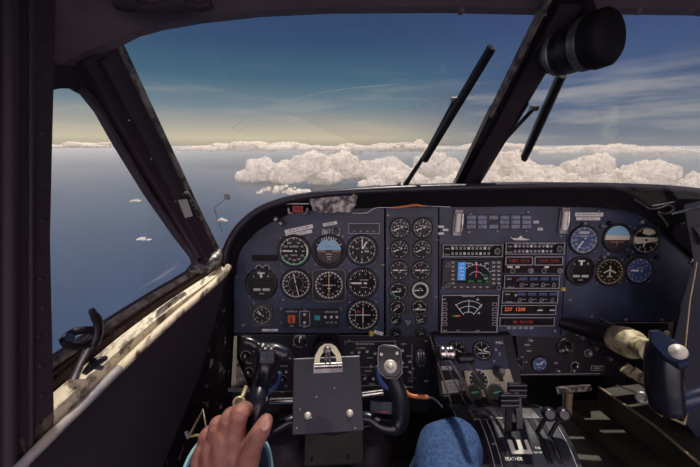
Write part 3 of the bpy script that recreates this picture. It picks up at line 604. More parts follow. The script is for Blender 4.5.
# two bright tube lamps
for px, py, lb in ((457, 222.5, 'white tube lamp in a metal holder left of the annunciator buttons'), (562.5, 220.5, 'white tube lamp in a metal holder right of the annunciator buttons')):
    r = empty('tube_lamp', PAN.mat(px, py, .002, -.05), lb, 'lamp', 'tube lamps beside the annunciator buttons')
    mb = MB(); mb.box((0, 0, .002), (8 * k, 25 * k, .004), 'steel'); mb.box((0, 11 * k, .005), (7.5 * k, 3 * k, .01), 'steel'); mb.box((0, -11 * k, .005), (7.5 * k, 3 * k, .01), 'steel'); child(mb, 'holder', r)
    mb = MB(); mb.lathe([(2.6 * k, -9 * k), (2.6 * k, 9 * k)], 'white', 16, X=Matrix.Translation((0, 0, .009)) @ Matrix.Rotation(PI / 2, 4, 'X')); child(mb, 'tube', r)
    mb = MB(); mb.tube([Vector((4.6 * k, 9 * k, .004)), Vector((4.9 * k, -2 * k, .006)), Vector((4.4 * k, -9 * k, .004))], 1 * k, 'chrome', 6); child(mb, 'spring_clip', r)
# annunciator buttons
r = empty('annunciator_panel', PAN.mat(498, 222, .003), 'block of grey annunciator buttons, six columns by three rows', 'warning light panel'); kk = k
mb = MB(); mb.box((0, 0, 0), (64 * k, 15 * k, .003), 'navyd'); child(mb, 'backing_plate', r)
c1 = PAN.uv(498, 222, .003)
for i, px in enumerate((471, 482, 493, 504, 515, 526)):
    for j, py in enumerate((217.4, 222, 226.5)):
        if i == 2 and j == 1: continue
        a = PAN.uv(px, py, .003); mb = MB(); mb.box((a[0] - c1[0], a[1] - c1[1], .0025), (8.6 * k, 3.5 * k, .003), 'ann'); child(mb, 'annunciator_light', r)
# avionics units
def unit(name, label, x0, y0, x1, y1, cat, m='under', slant=0, rim='grey', w=.003, rimw=.7):
    cx_, cy_ = (x0 + x1) / 2, (y0 + y1) / 2
    r = empty(name, PAN.mat(cx_, cy_, w), label, cat); c = PAN.uv(cx_, cy_, w)
    W = PAN.uv(x1, cy_, w)[0] - PAN.uv(x0, cy_, w)[0]; H = PAN.uv(cx_, y0, w)[1] - PAN.uv(cx_, y1, w)[1]
    mb = MB(); mb.box((0, 0, 0), (W, H, .008), m)
    if rim:
        t = rimw * k
        for a in ((0, H / 2 - t, W, t), (0, -H / 2 + t, W, t), (-W / 2 + t, 0, t, H - t), (W / 2 - t, 0, t, H - t)): mb.box((a[0], a[1], .0042), (a[2], a[3], .0012), rim)
    child(mb, 'faceplate', r); r['w'] = W; r['h'] = H
    return r, (lambda px, py: (PAN.uv(px, py, w)[0] - c[0], PAN.uv(px, py, w)[1] - c[1])), W, H
def audio(lb, x0, x1, y0, y1):
    r, q, W, H = unit('audio_switch_box', lb, x0, y0, x1, y1, 'switch panel')
    for i in range(10):
        for j in (0, 1):
            x = -W * .34 + W * .066 * i; y = H * (.2 if j == 0 else -.2); mb = MB(); mb.box((x, y, .006), (1.9 * k, 2.4 * k, .006), 'grey' if (i + j) % 4 else 'white'); child(mb, 'toggle_switch', r)
    mb = MB(); mb.lathe([(2.9 * k, .004), (2.7 * k, .011)], 'black', 14, X=Matrix.Translation((W * .385, -.0, 0))); mb.ring(2.4 * k, 2.9 * k, .0115, 'grey', 14, X=Matrix.Translation((W * .385, 0, 0))); child(mb, 'volume_knob', r)
    mb = MB(); mb.text('COMM 1  COMM 2  NAV 1  NAV 2  ADF  DME', -.02 * W, H * .39, 2.1 * k, .0045, 'white'); mb.text('AUDIO', -W * .43, -H * .3, 2 * k, .0045, 'white'); mb.text('SPKR', -W * .42, H * .15, 2 * k, .0045, 'white'); child(mb, 'engraving', r)
audio('white-outlined audio switch panel above the colour map screen', 442, 502.5, 244, 257)
audio('white-outlined audio switch panel above the red-digit radio', 504.5, 564, 242, 254.5)
# map display
r, q, W, H = unit('multifunction_display', 'colour map display with a bright blue strip, middle of the centre panel', 441, 259, 502, 289, 'display', rim=None)
mb = MB(); mb.box((0, 0, .004), (W * .98, H * .98, .004), 'black', bev=2 * k); mb.text('NAV', -W * .46, -H * .44, 2 * k, .0063, 'grey'); child(mb, 'surround', r)
a, b = q(456, 282.5), q(489, 260.5); mb = MB(); mb.box(((a[0] + b[0]) / 2, (a[1] + b[1]) / 2, .0055), (b[0] - a[0], b[1] - a[1], .003), 'screen')
def qa(px, py): return q(px, py)
a, b = q(456.5, 279.5), q(465, 261.5); Z = .0075
mb.box(((a[0] + b[0]) / 2, (a[1] + b[1]) / 2, Z), (b[0] - a[0], b[1] - a[1], .0006), 'scrblue')
for i, t in enumerate(('119', 'BRG', '24.6', '0:08', 'GS')): x, y = q(460.8, 263.6 + i * 3.6); mb.text(t, x, y, 2.6 * k, Z + .0006, 'scrwhite')
mb.seg(q(475, 277), q(475.6, 266), .8 * k, Z, 'scrmag'); mb.seg(q(475.6, 266), q(474.8, 262), .8 * k, Z, 'scrmag')
cc = q(475, 279)
for rr_ in (8, 15): mb.ring(rr_ * k, (rr_ + .3) * k, Z, 'scrwhite', 40, .6, PI - .6, X=Matrix.Translation((*cc, 0)))
for i in range(9):
    an = math.radians(30 + 15 * i); mb.seg((cc[0] + 15 * k * math.cos(an), cc[1] + 15 * k * math.sin(an)), (cc[0] + 17 * k * math.cos(an), cc[1] + 17 * k * math.sin(an)), .5 * k, Z, 'scrwhite')
for t, px, py, m_ in (('N', 475, 262.3, 'scrwhite'), ('HDG', 470, 280.7, 'scrgreen'), ('16.5', 484, 275, 'scrgreen'), ('NM', 485, 278, 'scrwhite'), ('RTE', 478.5, 280.7, 'scrgreen'), ('021', 486.5, 281, 'scrgreen'), ('MAP', 468, 263, 'scrwhite'), ('GPS', 485.5, 263, 'scrwhite')): x, y = q(px, py); mb.text(t, x, y, 2.6 * k, Z, m_)
child(mb, 'screen', r)
for i in range(6):
    mb = MB(); x, y = q(452, 262 + i * 4.1); mb.box((x, y, .007), (2.6 * k, 1.6 * k, .003), 'grey'); child(mb, 'soft_key', r)
for j in range(2):
    for i in range(6):
        mb = MB(); x, y = q(492.5 + 5 * j, 262 + i * 4.1); mb.box((x, y, .007), (2.8 * k, 1.8 * k, .003), 'grey'); child(mb, 'soft_key', r)
for i in range(6):
    mb = MB(); x, y = q(454 + 6.4 * i, 286.4); mb.box((x, y, .007), (2.2 * k, 1.4 * k, .003), 'grey'); child(mb, 'soft_key', r)
for px, py in ((446.5, 264), (446.5, 284), (497, 286.5)):
    mb = MB(); x, y = q(px, py); mb.lathe([(2.3 * k, .005), (2.1 * k, .012)], 'black', 14, X=Matrix.Translation((x, y, 0))); mb.ring(1.8 * k, 2.2 * k, .0122, 'grey', 14, X=Matrix.Translation((x, y, 0))); child(mb, 'knob', r)
# radar
r, q, W, H = unit('weather_radar', 'square weather radar display showing a fan of white arcs', 440.5, 294, 498, 332.5, 'display', rim='grey', rimw=.9)
mb = MB(); a, b = q(448, 327.5), q(489, 297); mb.box(((a[0] + b[0]) / 2, (a[1] + b[1]) / 2, .004), (b[0] - a[0], b[1] - a[1], .003), 'screen'); Z = .0058
cc = q(467.5, 320)
for rr_ in (9, 15, 20.5): mb.ring(rr_ * k, (rr_ + .35) * k, Z, 'scrwhite', 48, math.radians(50), math.radians(130), X=Matrix.Translation((*cc, 0)))
for an, r0 in ((52, 8), (90, 8), (128, 8)):
    an = math.radians(an); mb.seg((cc[0] + r0 * k * math.cos(an), cc[1] + r0 * k * math.sin(an)), (cc[0] + 22 * k * math.cos(an), cc[1] + 22 * k * math.sin(an)), .4 * k, Z, 'scrwhite')
for t, px, py, m_ in (('TEST', 454.3, 315.3, 'scrgreen'), ('WX', 457.5, 315.3, 'ledo'), ('80', 477, 299, 'scrwhite'), ('60', 479.5, 306, 'scrwhite'), ('40', 478, 312.5, 'scrwhite')): x, y = q(px, py); mb.text(t, x, y, 2.6 * k, Z, m_)
child(mb, 'screen', r)
mb = MB()
for t, px, py in (('BRT', 444, 299), ('COLOR RADAR', 468, 295.9), ('TILT', 457.5, 330), ('GAIN', 477, 330), ('STBY', 444.5, 330)): x, y = q(px, py); mb.text(t, x, y, 1.8 * k, .0045, 'white')
child(mb, 'engraving', r)
for j, xx in enumerate((444, 493.5)):
    for i in range(5): mb = MB(); x, y = q(xx, 303.5 + 4.9 * i); mb.box((x, y, .006), (4.4 * k, 3.2 * k, .004), 'grey'); mb.box((x, y, .0082), (3.4 * k, 2.2 * k, .0006), 'under'); child(mb, 'push_button', r)
# radios
def radio(lb, x0, y0, x1, y1, name='radio_unit', m='under', rim='grey', cat='radio'): return unit(name, lb, x0, y0, x1, y1, cat, m, rim=rim)
r, q, W, H = radio('radio with two dim red digit windows, topmost of the radio stack', 503.5, 255.5, 562.5, 272.5, rim=None)
for xa, xb, t in ((504.5, 531.5, '118.7  121.5'), (533.5, 561.5, '110.3  113.9')):
    a, b = q(xa, 264.5), q(xb, 256.5); mb = MB(); W2, H2 = b[0] - a[0], b[1] - a[1]; c_ = ((a[0] + b[0]) / 2, (a[1] + b[1]) / 2)
    mb.box((*c_, .0045), (W2, H2, .002), 'screen')
    for s1, s2, w_, h_ in ((0, 1, W2, .8 * k), (0, -1, W2, .8 * k), (1, 0, .8 * k, H2), (-1, 0, .8 * k, H2)): mb.box((c_[0] + s1 * W2 / 2, c_[1] + s2 * H2 / 2, .006), (w_, h_, .002), 'grey')
    mb.text(t, *c_, 4.0 * k, .0058, 'led'); child(mb, 'digit_window', r)
for px in (511, 529, 542, 558): mb = MB(); x, y = q(px, 270); mb.lathe([(2.6 * k, .003), (2.5 * k, .010), (1.6 * k, .010), (1.5 * k, .014)], 'steel' if px in (529, 558) else 'black', 16, X=Matrix.Translation((x, y, 0))); mb.ring(2.0 * k, 2.5 * k, .0103, 'grey', 16, X=Matrix.Translation((x, y, 0))); child(mb, 'tuning_knob', r)
for px, w_ in ((509, 5), (516.5, 4), (545.5, 4)): mb = MB(); x, y = q(px, 266.6); mb.box((x, y, .005), (w_ * k, 1.8 * k, .002), 'label'); child(mb, 'label_strip', r)
for n_, (x0, y0, x1, y1, lb) in enumerate(((503, 274.5, 559, 288.5, 'navigation receiver with blue bars, below the red-digit radio'), (501, 290, 557.5, 303, 'navigation receiver with blue bars, above the orange-digit radio'))):
    r, q, W, H = radio(lb, x0, y0, x1, y1)
    for i in range(4):
        x = -W * .22 + i * W * .19; mb = MB(); mb.box((x + W * .06, H * .22, .0045), (W * .14, H * .2, .002), 'dblue'); child(mb, 'blue_window', r)
        mb = MB(); mb.lathe([(2 * k, .003), (1.9 * k, .010)], 'black', 14, X=Matrix.Translation((x + W * .02, -H * .18, 0))); mb.ring(1.4 * k, 1.9 * k, .0103, 'grey', 14, X=Matrix.Translation((x + W * .02, -H * .18, 0))); child(mb, 'knob', r)
    mb = MB(); mb.lathe([(1.3 * k, .003), (1.2 * k, .007)], 'redp' if n_ == 0 else 'grey', 10, X=Matrix.Translation((-W * .26, H * .15, 0))); child(mb, 'indicator_light', r)
    mb = MB(); mb.text('NAV', -W * .4, H * .2, 2.4 * k, .0045, 'white'); mb.text('PULL ID', -W * .36, -H * .38, 1.8 * k, .0045, 'white')
    for i in range(3): mb.box((-W * .12 + i * W * .19, -H * .18, .0043), (W * .1, .5 * k, .001), 'grey')
    child(mb, 'engraving', r)
r, q, W, H = radio('transponder with glowing orange digits in the radio stack', 500, 304.2, 555.5, 314.5)
mb = MB(); x, y = q(514, 308.8); mb.box((x, y, .0045), (26 * k, 7.5 * k, .002), 'screen'); mb.text('237  1200', x, y, 5.2 * k, .0058, 'ledo'); child(mb, 'digit_window', r)
for px in (538, 550): mb = MB(); x, y = q(px, 309); mb.lathe([(3.2 * k, .003), (3 * k, .009)], 'black', 16, X=Matrix.Translation((x, y, 0))); mb.box((x, y, .0095), (5 * k, 1 * k, .002), 'white'); child(mb, 'selector_knob', r)
r, q, W, H = radio('radio with very dim red digits, lowest of the radio stack', 498.5, 316.5, 554, 326)
mb = MB(); x, y = q(522, 321.3); mb.box((x, y, .0045), (40 * k, 6 * k, .002), 'screen'); mb.text('08  24 1105', x, y, 4.2 * k, .0058, 'led'); child(mb, 'digit_window', r)
for i in range(5): mb = MB(); x, y = q(508 + 5.6 * i, 327.3); mb.box((x, y, .004), (3.8 * k, 2 * k, .003), 'grey'); child(mb, 'push_button', r)
# silver airplane badge
r = empty('airplane_emblem', PAN.mat(520, 238.5, .003), 'small silver airplane emblem above the radio stack', 'emblem'); mb = MB()
mb.loft([[Vector((x * k, y * k, z)) for x, y in ((-10, 2.6), (-8, .4), (-2, .5), (0, 2.6), (1.5, 2.4), (2, .6), (8, -.6), (9.5, -1.2), (4, -1.6), (-6, -1.4), (-9, .6))] for z in (0, .002)][::1], 'white', smooth=False); child(mb, 'emblem_plate', r)
for a_, t_ in (((536, 222), 'TEST'), ((540, 229), 'OFF')):
    x, y = lp(s0, *a_, .0015); mb = MB(); mb.box((x, y, .001), (5 * k, 2.6 * k, .001), 'label'); mb.text(t_, x, y, 2 * k, .0018, 'under'); child(mb, 'placard_tape', cs)
# small control panels on pilot panel
r, q, W, H = unit('audio_selector', 'small dark rounded selector panel left of the engine gauges', 348, 222.5, 380, 234, 'switch panel', 'navyd')
for i in range(4): mb = MB(); mb.lathe([(1.6 * k, .004), (1.4 * k, .009)], 'black', 10, X=Matrix.Translation((-W * .3 + W * .2 * i, H * .12, 0))); mb.box((-W * .3 + W * .2 * i, -H * .25, .0045), (2 * k, .9 * k, .001), 'grey'); child(mb, 'knob', r)
r, q, W, H = unit('mode_panel', 'small control panel with orange switch guard and teal light', 284, 309, 340, 328, 'switch panel', 'navyd', rim=None, w=.002)
mb = MB(); x, y = q(292, 318); mb.box((x, y, .008), (7.5 * k, 8.5 * k, .008), 'orange', bev=1.5 * k); mb.box((x, y, .0125), (3 * k, 6 * k, .002), 'redp'); child(mb, 'switch_guard', r)
mb = MB(); x, y = q(317.5, 317); mb.box((x, y, .006), (5.5 * k, 4.5 * k, .004), 'teal'); child(mb, 'indicator_light', r)
for px, py in ((305, 314), (305, 322), (325.5, 316.5), (331.5, 316.5), (337, 316.5)):
    mb = MB(); x, y = q(px, py); mb.lathe([(1.9 * k, .003), (1.8 * k, .005)], 'steel', 10, X=Matrix.Translation((x, y, 0))); mb.tube([Vector((x, y, .004)), Vector((x, y + 1.2 * k, .013))], [.7 * k, 1.1 * k], 'white', 8); child(mb, 'toggle_switch', r)
mb = MB()
for t, px, py in (('AUTOPILOT', 292, 311), ('ENG', 292, 325.5), ('ON', 305, 309.8), ('HDG NAV APR', 331.5, 311.5), ('DN', 305, 326.5), ('ALT  BC  YD', 331.5, 322)): x, y = q(px, py); mb.text(t, x, y, 2 * k, .0044, 'white')
t_ = .6 * k
x, y = q(305, 318); 
for s1, s2, w_, h_ in ((0, 1, 10 * k, t_), (0, -1, 10 * k, t_), (1, 0, t_, 15 * k), (-1, 0, t_, 15 * k)): mb.box((x + s1 * 5 * k, y + s2 * 7.5 * k, .0044), (w_, h_, .001), 'grey')
child(mb, 'engraving', r)
mb = MB(); X = Matrix.Translation((*lp(c0, 371, 333, 0), 0)); mb.lathe([(2.6 * k, 0), (2.4 * k, .008), (1.4 * k, .010)], 'yellow', 14, X=X); child(mb, 'pull_knob', pp)
strip(c0, (374, 331.5), (383, 334), 3.4, pp, 'placard_tape', 'PULL')
# ------------------------------------------------------------------ lower panels with switches
SW = -.012
def lowpanel(label, pts, name='switch_panel', m='black', w=SW, th=.004): return panel(name, label, pts, m=m, w=w, th=th, cat='switch panel')
lpn, l0 = lowpanel('black switch panel under the pilot instruments, behind the yoke', [(236, 335), (431, 336), (440, 372), (452, 412), (232, 412)])
def toggle(root, c0, px, py, w=SW, up=1, m='steel', s=1.0):
    x, y = lp(c0, px, py, w); mb = MB(); mb.lathe([(1.9 * k * s, 0), (1.8 * k * s, .003)], 'steel', 10, X=Matrix.Translation((x, y, 0)))
    mb.tube([Vector((x, y, .002)), Vector((x, y + up * 1.6 * k * s, .014 * s))], [.6 * k * s, 1.2 * k * s], m, 8); child(mb, 'toggle_switch', root)
def knob(root, c0, px, py, r=3, w=SW, m='black', h=.010, nm='knob', mark=True):
    x, y = lp(c0, px, py, w); X = Matrix.Translation((x, y, 0)); mb = MB(); mb.lathe([(r * k, 0), (r * k * .95, h * .8), (r * k * .8, h)], m, 16, X=X)
    if mark: mb.box((x, y + r * k * .4, h), (.7 * k, r * k * .8, .001), 'white')
    mb.ring(r * 1.15 * k, r * 1.3 * k, .0006, 'grey', 18, .4, 2 * PI - 1.2, X=X); child(mb, nm, root)
for px, py in ((256, 350), (246, 343), (352, 352), (359, 352), (367, 351), (375, 353), (402, 350), (352, 364), (371, 366), (402, 362), (409, 361), (365, 377), (373, 378), (401, 372), (409, 371), (280, 371), (287, 371)): toggle(lpn, l0, px, py)
for px, py, r_ in ((300, 341, 5.5), (249, 372, 4), (283, 379, 3.4), (246, 356, 4.5), (364, 378, 3.2), (256, 385, 3.4), (243, 384, 3), (411, 380, 2.4)): knob(lpn, l0, px, py, r_)
for px, py in ((272, 377), (349, 341), (413, 369), (286, 386), (398, 380)):
    x, y = lp(l0, px, py, SW); mb = MB(); mb.lathe([(1.8 * k, 0), (1.6 * k, .002), (.6 * k, .003)], 'steel', 8, X=Matrix.Translation((x, y, 0))); child(mb, 'screw', lpn)
mb = MB(); random.seed(3)
for t, px, py, s_ in (('PILOT AIR', 300, 335.8, 2.2), ('DEFROST', 246, 336.5, 2.2), ('OFF', 294, 345, 1.8), ('HI', 306, 345, 1.8), ('ICE PROTECTION', 365, 344, 2.3), ('LANDING', 361, 348, 2), ('PROP', 355, 358, 2), ('PITOT', 370, 358, 2), ('GEN 1', 404, 344, 2), ('GEN 2', 409, 356, 2), ('INVERTER', 404, 367, 2), ('ENGINE', 368, 371, 2), ('AUTO', 372, 384, 2), ('BUS TIE', 409, 387, 2.2), ('LIGHTS', 284, 366, 2.2), ('PANEL', 249, 363, 2), ('TAXI', 282, 392, 2), ('STROBE', 350, 371, 2), ('BCN', 400, 387, 2), ('TEMP', 426, 381, 2), ('OFF', 426, 341, 2)):
    x, y = lp(l0, px, py, SW); mb.text(t, x, y, s_ * 1.05 * k, .0006, 'white')
for a, b in (((345, 342), (395, 341)), ((345, 345), (345, 340)), ((395, 346), (395, 340)), ((345, 367), (380, 367)), ((348, 386), (396, 385)), ((240, 392), (292, 391)), ((396, 344), (396, 385)), ((412, 344), (412, 384))):
    mb.seg(lp(l0, *a, SW), lp(l0, *b, SW), .5 * k, .0006, 'grey')
child(mb, 'engraving', lpn)
# landing gear handle (chrome, ribbed) on the sub panel
r = empty('chrome_lamp', PAN.mat(420.5, 357, SW, .05), 'chrome oval ribbed lamp on the black switch panel left of the pedestal', 'lamp')
mb = MB(); mb.box((0, 0, .004), (11 * k, 20 * k, .008), 'steel', bev=5 * k); child(mb, 'housing', r)
for i in (-1, 0, 1): mb = MB(); mb.tube([Vector((i * 2.8 * k, -7 * k, .009)), Vector((i * 2.8 * k, 0, .013)), Vector((i * 2.8 * k, 7 * k, .009))], 1.3 * k, 'chrome', 8); child(mb, 'rib', r)
# dark edge bracket, left of the switch panel
r = empty('side_bracket', PAN.mat(236, 365, .0), 'pale sunlit metal strip and gusset at the left end of the switch panel', 'bracket')
mb = MB(); mb.loft([[PAN.pt(*p, .004) for p in ((234, 336), (237, 336), (236, 390), (231, 390))], [PAN.pt(*p, .010) for p in ((234, 336), (237, 336), (236, 390), (231, 390))]], 'cream', smooth=False); wchild(mb, 'strip', r)
mb = MB(); mb.loft([[PAN.pt(*p, .002) for p in ((236, 356), (250, 390), (234, 390))], [PAN.pt(*p, .007) for p in ((236, 356), (250, 390), (234, 390))]], 'scuff', smooth=False); wchild(mb, 'gusset', r)
mb = MB(); mb.loft([[PAN.pt(*p, 0.002) for p in ((228, 388), (252, 388), (252, 392), (228, 392))], [PAN.pt(*p, .03) for p in ((228, 388), (252, 388), (252, 392), (228, 392))]], 'steel', smooth=False); wchild(mb, 'foot_plate', r)
# scuffed lower side panel
w = MB(); pts = [(232, 283), (234, 392), (229, 430), (224, 480), (150, 480), (175, 430), (198, 380), (213, 320), (222, 284)]
w.loft([[PW(*p, .016) for p in pts], [PW(*p, .010) for p in pts]], 'scratch', smooth=False)
tag(w.build('scuffed_side_panel'), 'scratched black side panel at the left wall beside the switch panel', 'panel')
# wire bracket at left of hand
r = empty('wire_bracket', P(200, 425, .70), 'thin bent metal triangle sticking up from the left side panel', 'bracket')
mb = MB(); mb.tube([P(*p, .70) for p in ((188, 438), (203, 410), (208, 434), (190, 436))], .0028, 'brass', 8); wchild(mb, 'wire_frame', r)
mb = MB(); mb.tube([P(188, 438, .70), P(186, 432, .70)], .004, 'steel', 8); wchild(mb, 'wire_end', r)
# brass valve knob
p = P(239, 403, .66)
r = empty('valve_knob', orient(P(239, 403, .1) - P(246, 392, .5), at=p), 'small brass ring knob on a stem above the hand', 'knob')
r.matrix_world = orient((CAM - p), at=p)
mb = MB(); mb.lathe([(.012, 0), (.013, .005), (.011, .009), (.007, .009), (.006, .004)], 'brass', 20, caps=True); child(mb, 'ring', r)
mb = MB(); mb.tube([Vector((0, 0, 0)), Vector((.010, .014, -.012)), Vector((.016, .026, -.03))], .0045, 'brass', 10); child(mb, 'stem', r)
# right lower panel
rp_, r0 = lowpanel('black lower panel right of the pedestal with two small gauges', [(516, 336), (562, 337), (572, 330), (598, 323), (668, 323), (668, 376), (520, 376)], w=-.014)
for px, py in ((529, 340), (560, 350), (571, 370), (556, 370)): toggle(rp_, r0, px, py, -.014)
knob(rp_, r0, 588, 353, 3.2, -.014, 'steel'); knob(rp_, r0, 575, 366, 3.6, -.014)
mb = MB()
for t, px, py in (('PRESS', 527, 345), ('VENT', 529, 351), ('CABIN', 524, 362), ('UP', 522, 357), ('DN', 556, 363), ('CKT', 560, 346), ('AIR', 577, 335)):
    x, y = lp(r0, px, py, -.014); mb.text(t, x, y, 2.2 * k, .0006, 'white')
mb.seg(lp(r0, 520, 374.5, -.014), lp(r0, 600, 373.5, -.014), .6 * k, .0006, 'grey'); x, y = lp(r0, 597, 368, -.014); mb.box((x, y, .0008), (13 * k, 5 * k, .001), 'grey'); mb.box((x, y, .0012), (12 * k, 4 * k, .001), 'under'); mb.text('COPILOT', x, y, 2 * k, .002, 'white')
child(mb, 'engraving', rp_)
gauge('pressure_gauge', 'small blue-tinted gauge on the black panel right of the pedestal', 539.5, 364, 7.2, 'gauge', lambda mb: (mb.box((-.1, 0, .05), (.9, .3, .01), 'skyb'), mb.text('PSI', 0, -.5, .3, .05, 'white')), ((50, .8, .12, 'white'),), ticks=(20, 5, .7, .93), tk_range=(220, 500), w=-.013, face='dblue', screws=False)
gauge('pressure_gauge', 'small black gauge beside the cream pedestal plate', 518, 364, 6.4, 'gauge', lambda mb: mb.text('CABIN', 0, -.4, .3, .05, 'grey'), ((300, .8, .12, 'grey'),), ticks=(20, 5, .7, .93), tk_range=(220, 500), w=-.013, tm='grey', screws=False)
gauge('round_gauge', 'black round gauge left of the copilot yoke shaft', 565.5, 347, 8, 'gauge', lambda mb: mb.text('OXYGEN', 0, -.4, .26, .05, 'grey'), ((150, .6, .12, 'grey'),), ticks=(20, 5, .75, .93), tk_range=(220, 500), w=-.013, tm='grey', screws=False)
# ------------------------------------------------------------------ pedestal
PX0, PX1 = .222, .430
r = empty('pedestal', Vector((XC, .70, .3)), 'black throttle pedestal between the two footwells', 'pedestal')
pa = P(470, 335, .905) - PAN.n * 0; pbm = P(470, 395, .84)
DC = Vector((0, .58, .52)); DR = .13
mb = MB(); prof = [(pa.y + .02, pa.z), (pa.y, pa.z), (pbm.y, pbm.z)]
for i in range(13):
    a = math.radians(38 + 12.5 * i); 
    prof.append((DC.y + DR * math.cos(a), DC.z + DR * math.sin(a)))
prof += [(DC.y - DR, .3), (DC.y - DR, .0), (pa.y + .02, 0)]
mb.loft([[Vector((x, y, z)) for y, z in prof] for x in (PX0, PX1)], 'yokeb', smooth=False); wchild(mb, 'housing', r)
def onD(px, py, off=0):     # point on the drum
    ry = ray(px, py); oy, oz = CAM.y - DC.y, CAM.z - DC.z; R = DR + off
    A = ry.y ** 2 + ry.z ** 2; B = 2 * (oy * ry.y + oz * ry.z); C_ = oy * oy + oz * oz - R * R; D = B * B - 4 * A * C_
    t = (-B - math.sqrt(max(D, 0))) / (2 * A); return CAM + ry * t
def dang(p): return math.atan2(p.z - DC.z, p.y - DC.y)
def band(mb, x0, x1, a0, a1, m, off=.0006, th=.003, n=16):
    rg = []
    for i in range(n + 1):
        a = a0 + (a1 - a0) * i / n; q = lambda x, R: Vector((x, DC.y + R * math.cos(a), DC.z + R * math.sin(a)))
        rg.append([q(x0, DR + off), q(x1, DR + off), q(x1, DR + off - th), q(x0, DR + off - th)])
    mb.loft(rg, m, smooth=False)
# slots (dark) and raised blue-grey guide strips
a_top = math.radians(52); a_bot = math.radians(175)
slots = [.262, .288, .318, .334, .372, .392]
for i, x in enumerate(slots):
    mb = MB(); band(mb, x - .003, x + .003, a_top if i < 2 else math.radians(75), math.radians(122) if i > 1 else a_bot, 'under', .0012); wchild(mb, 'lever_slot', r)
for x0, x1, a0, a1 in ((.295, .312, 60, 150), (.339, .366, 70, 128), (.378, .387, 70, 128), (.398, .418, 70, 150)):
    mb = MB(); band(mb, x0, x1, math.radians(a0), math.radians(a1), 'navyd', .0008); wchild(mb, 'guide_strip', r)
for x in (.268, .282, .42):
    mb = MB(); band(mb, x - .0006, x + .0006, a_top, a_bot, 'grey', .0014); wchild(mb, 'edge_line', r)
a0_, a1_ = dang(onD(512, 440)), dang(onD(512, 454))
mb = MB(); band(mb, .306, .345, a0_, a1_, 'paper', .0015); band(mb, .315, .322, a0_ - .02, a1_ - .05, 'under', .002); band(mb, .331, .338, a0_ - .02, a1_ - .05, 'under', .002); wchild(mb, 'feather_plate', r)
def drumtext(t, px, py, size, name, m='white'):
    p = onD(px, py, .0014); a = dang(p); up = Vector((0, -math.sin(a), math.cos(a))) * (-1)
    tv = Vector((0, -math.sin(a), math.cos(a)))       # increasing angle = towards pilot, so flip
    mw = Matrix((Vector((1, 0, 0)), -tv if tv.z > 0 and False else -tv, Vector((1, 0, 0)).cross(-tv))).transposed().to_4x4(); mw.translation = p
    mb = MB(); mb.text(t, 0, 0, size, 0, m); mb.v = [mw @ v for v in mb.v]; return wchild(mb, name, r)
drumtext('FEATHER', 514, 459, .008, 'lettering'); drumtext('FUEL', 538, 448, .005, 'lettering'); drumtext('CUT OFF', 538, 452.5, .004, 'lettering')
drumtext('POWER', 498, 418, .006, 'lettering'); drumtext('LIFT', 494, 444, .0045, 'lettering'); drumtext('HIGH', 468, 425, .005, 'lettering'); drumtext('LO', 474, 447, .005, 'lettering')
mb = MB(); band(mb, .352, .395, dang(onD(530, 409)), dang(onD(530, 419)), 'steel', .002); wchild(mb, 'metal_cover', r)
mb = MB(); band(mb, .256, .30, dang(onD(480, 408)), dang(onD(480, 420)), 'scuff', .002); wchild(mb, 'metal_cover', r)
# pedestal upper face plates
PD = Frame(pbm, RGT, pa - pbm)
kd = PD.k(475, 365)
def pdl(px, py, w=0): a, b = PD.uv(px, py, w); return (a, b)
r = empty('trim_panel', PD.mat(475, 352, .001), 'grey-blue plate with two gauges at the top of the pedestal', 'panel'); c_ = PD.uv(475, 352, .001)
mb = MB(); mb.plate([(PD.uv(*p, .001)[0] - c_[0], PD.uv(*p, .001)[1] - c_[1]) for p in ((434, 337), (503, 337), (509, 370), (440, 371))], [], -.002, .001, 'navy'); child(mb, 'plate', r)
mb = MB()
for t, px, py in (('R', 496, 350), ('2', 499.5, 354), ('T', 494, 362), ('MIN', 499, 343)): a = PD.uv(px, py, .001); mb.text(t, a[0] - c_[0], a[1] - c_[1], 4 * kd, .0016, 'white')
child(mb, 'lettering', r)
gauge('trim_gauge', 'small worn gauge behind the chrome throttle knob on the pedestal', 457, 350, 8.2, 'gauge', lambda mb: numerals(mb, [0, 2, 4, 6, 8], .6, .25, step=60), ((120, .8, .1, 'white'),), F=PD, w=.002, screws=False, ticks=(30, 5, .75, .93))
gauge('trim_gauge', 'round gauge with bright pointers near the top of the pedestal', 482.5, 350.5, 8.8, 'gauge', lambda mb: (numerals(mb, [0, 2, 4, 6, 8, 10], .6, .25, step=60), mb.box((0, -.3, .05), (.8, .14, .01), 'paper')), ((105, .85, .12, 'white', .5), (60, .6, .1, 'white')), F=PD, w=.002, screws=False, ticks=(30, 5, .75, .93))
r = empty('cream_plate', PD.mat(490, 382, .001), 'sunlit cream plate with a black knob at the middle of the pedestal', 'panel'); c_ = PD.uv(490, 382, .001)
fz = lambda px, py: (PD.uv(px, py, .001)[0] - c_[0], PD.uv(px, py, .001)[1] - c_[1])
mb = MB(); mb.plate([fz(*p) for p in ((464, 371), (509, 369), (516, 391), (504, 397), (468, 397))], [], -.002, .003, 'cream'); child(mb, 'plate', r)
mb = MB(); a = fz(498, 372); X = Matrix.Translation((*a, 0)); mb.lathe([(6 * kd, .003), (5.6 * kd, .008), (3.6 * kd, .010), (3.4 * kd, .024), (2.4 * kd, .026)], 'steel', 18, X=X); mb.box((a[0], a[1] - 4 * kd, .012), (3 * kd, 10 * kd, .008), 'black'); child(mb, 'rudder_trim_knob', r)
mb = MB(); a = fz(478, 380); mb.disc(9.5 * kd, .0035, 'black', 30, a); mb.ring(9 * kd, 9.8 * kd, .004, 'white', 30, X=Matrix.Translation((*a, 0)))
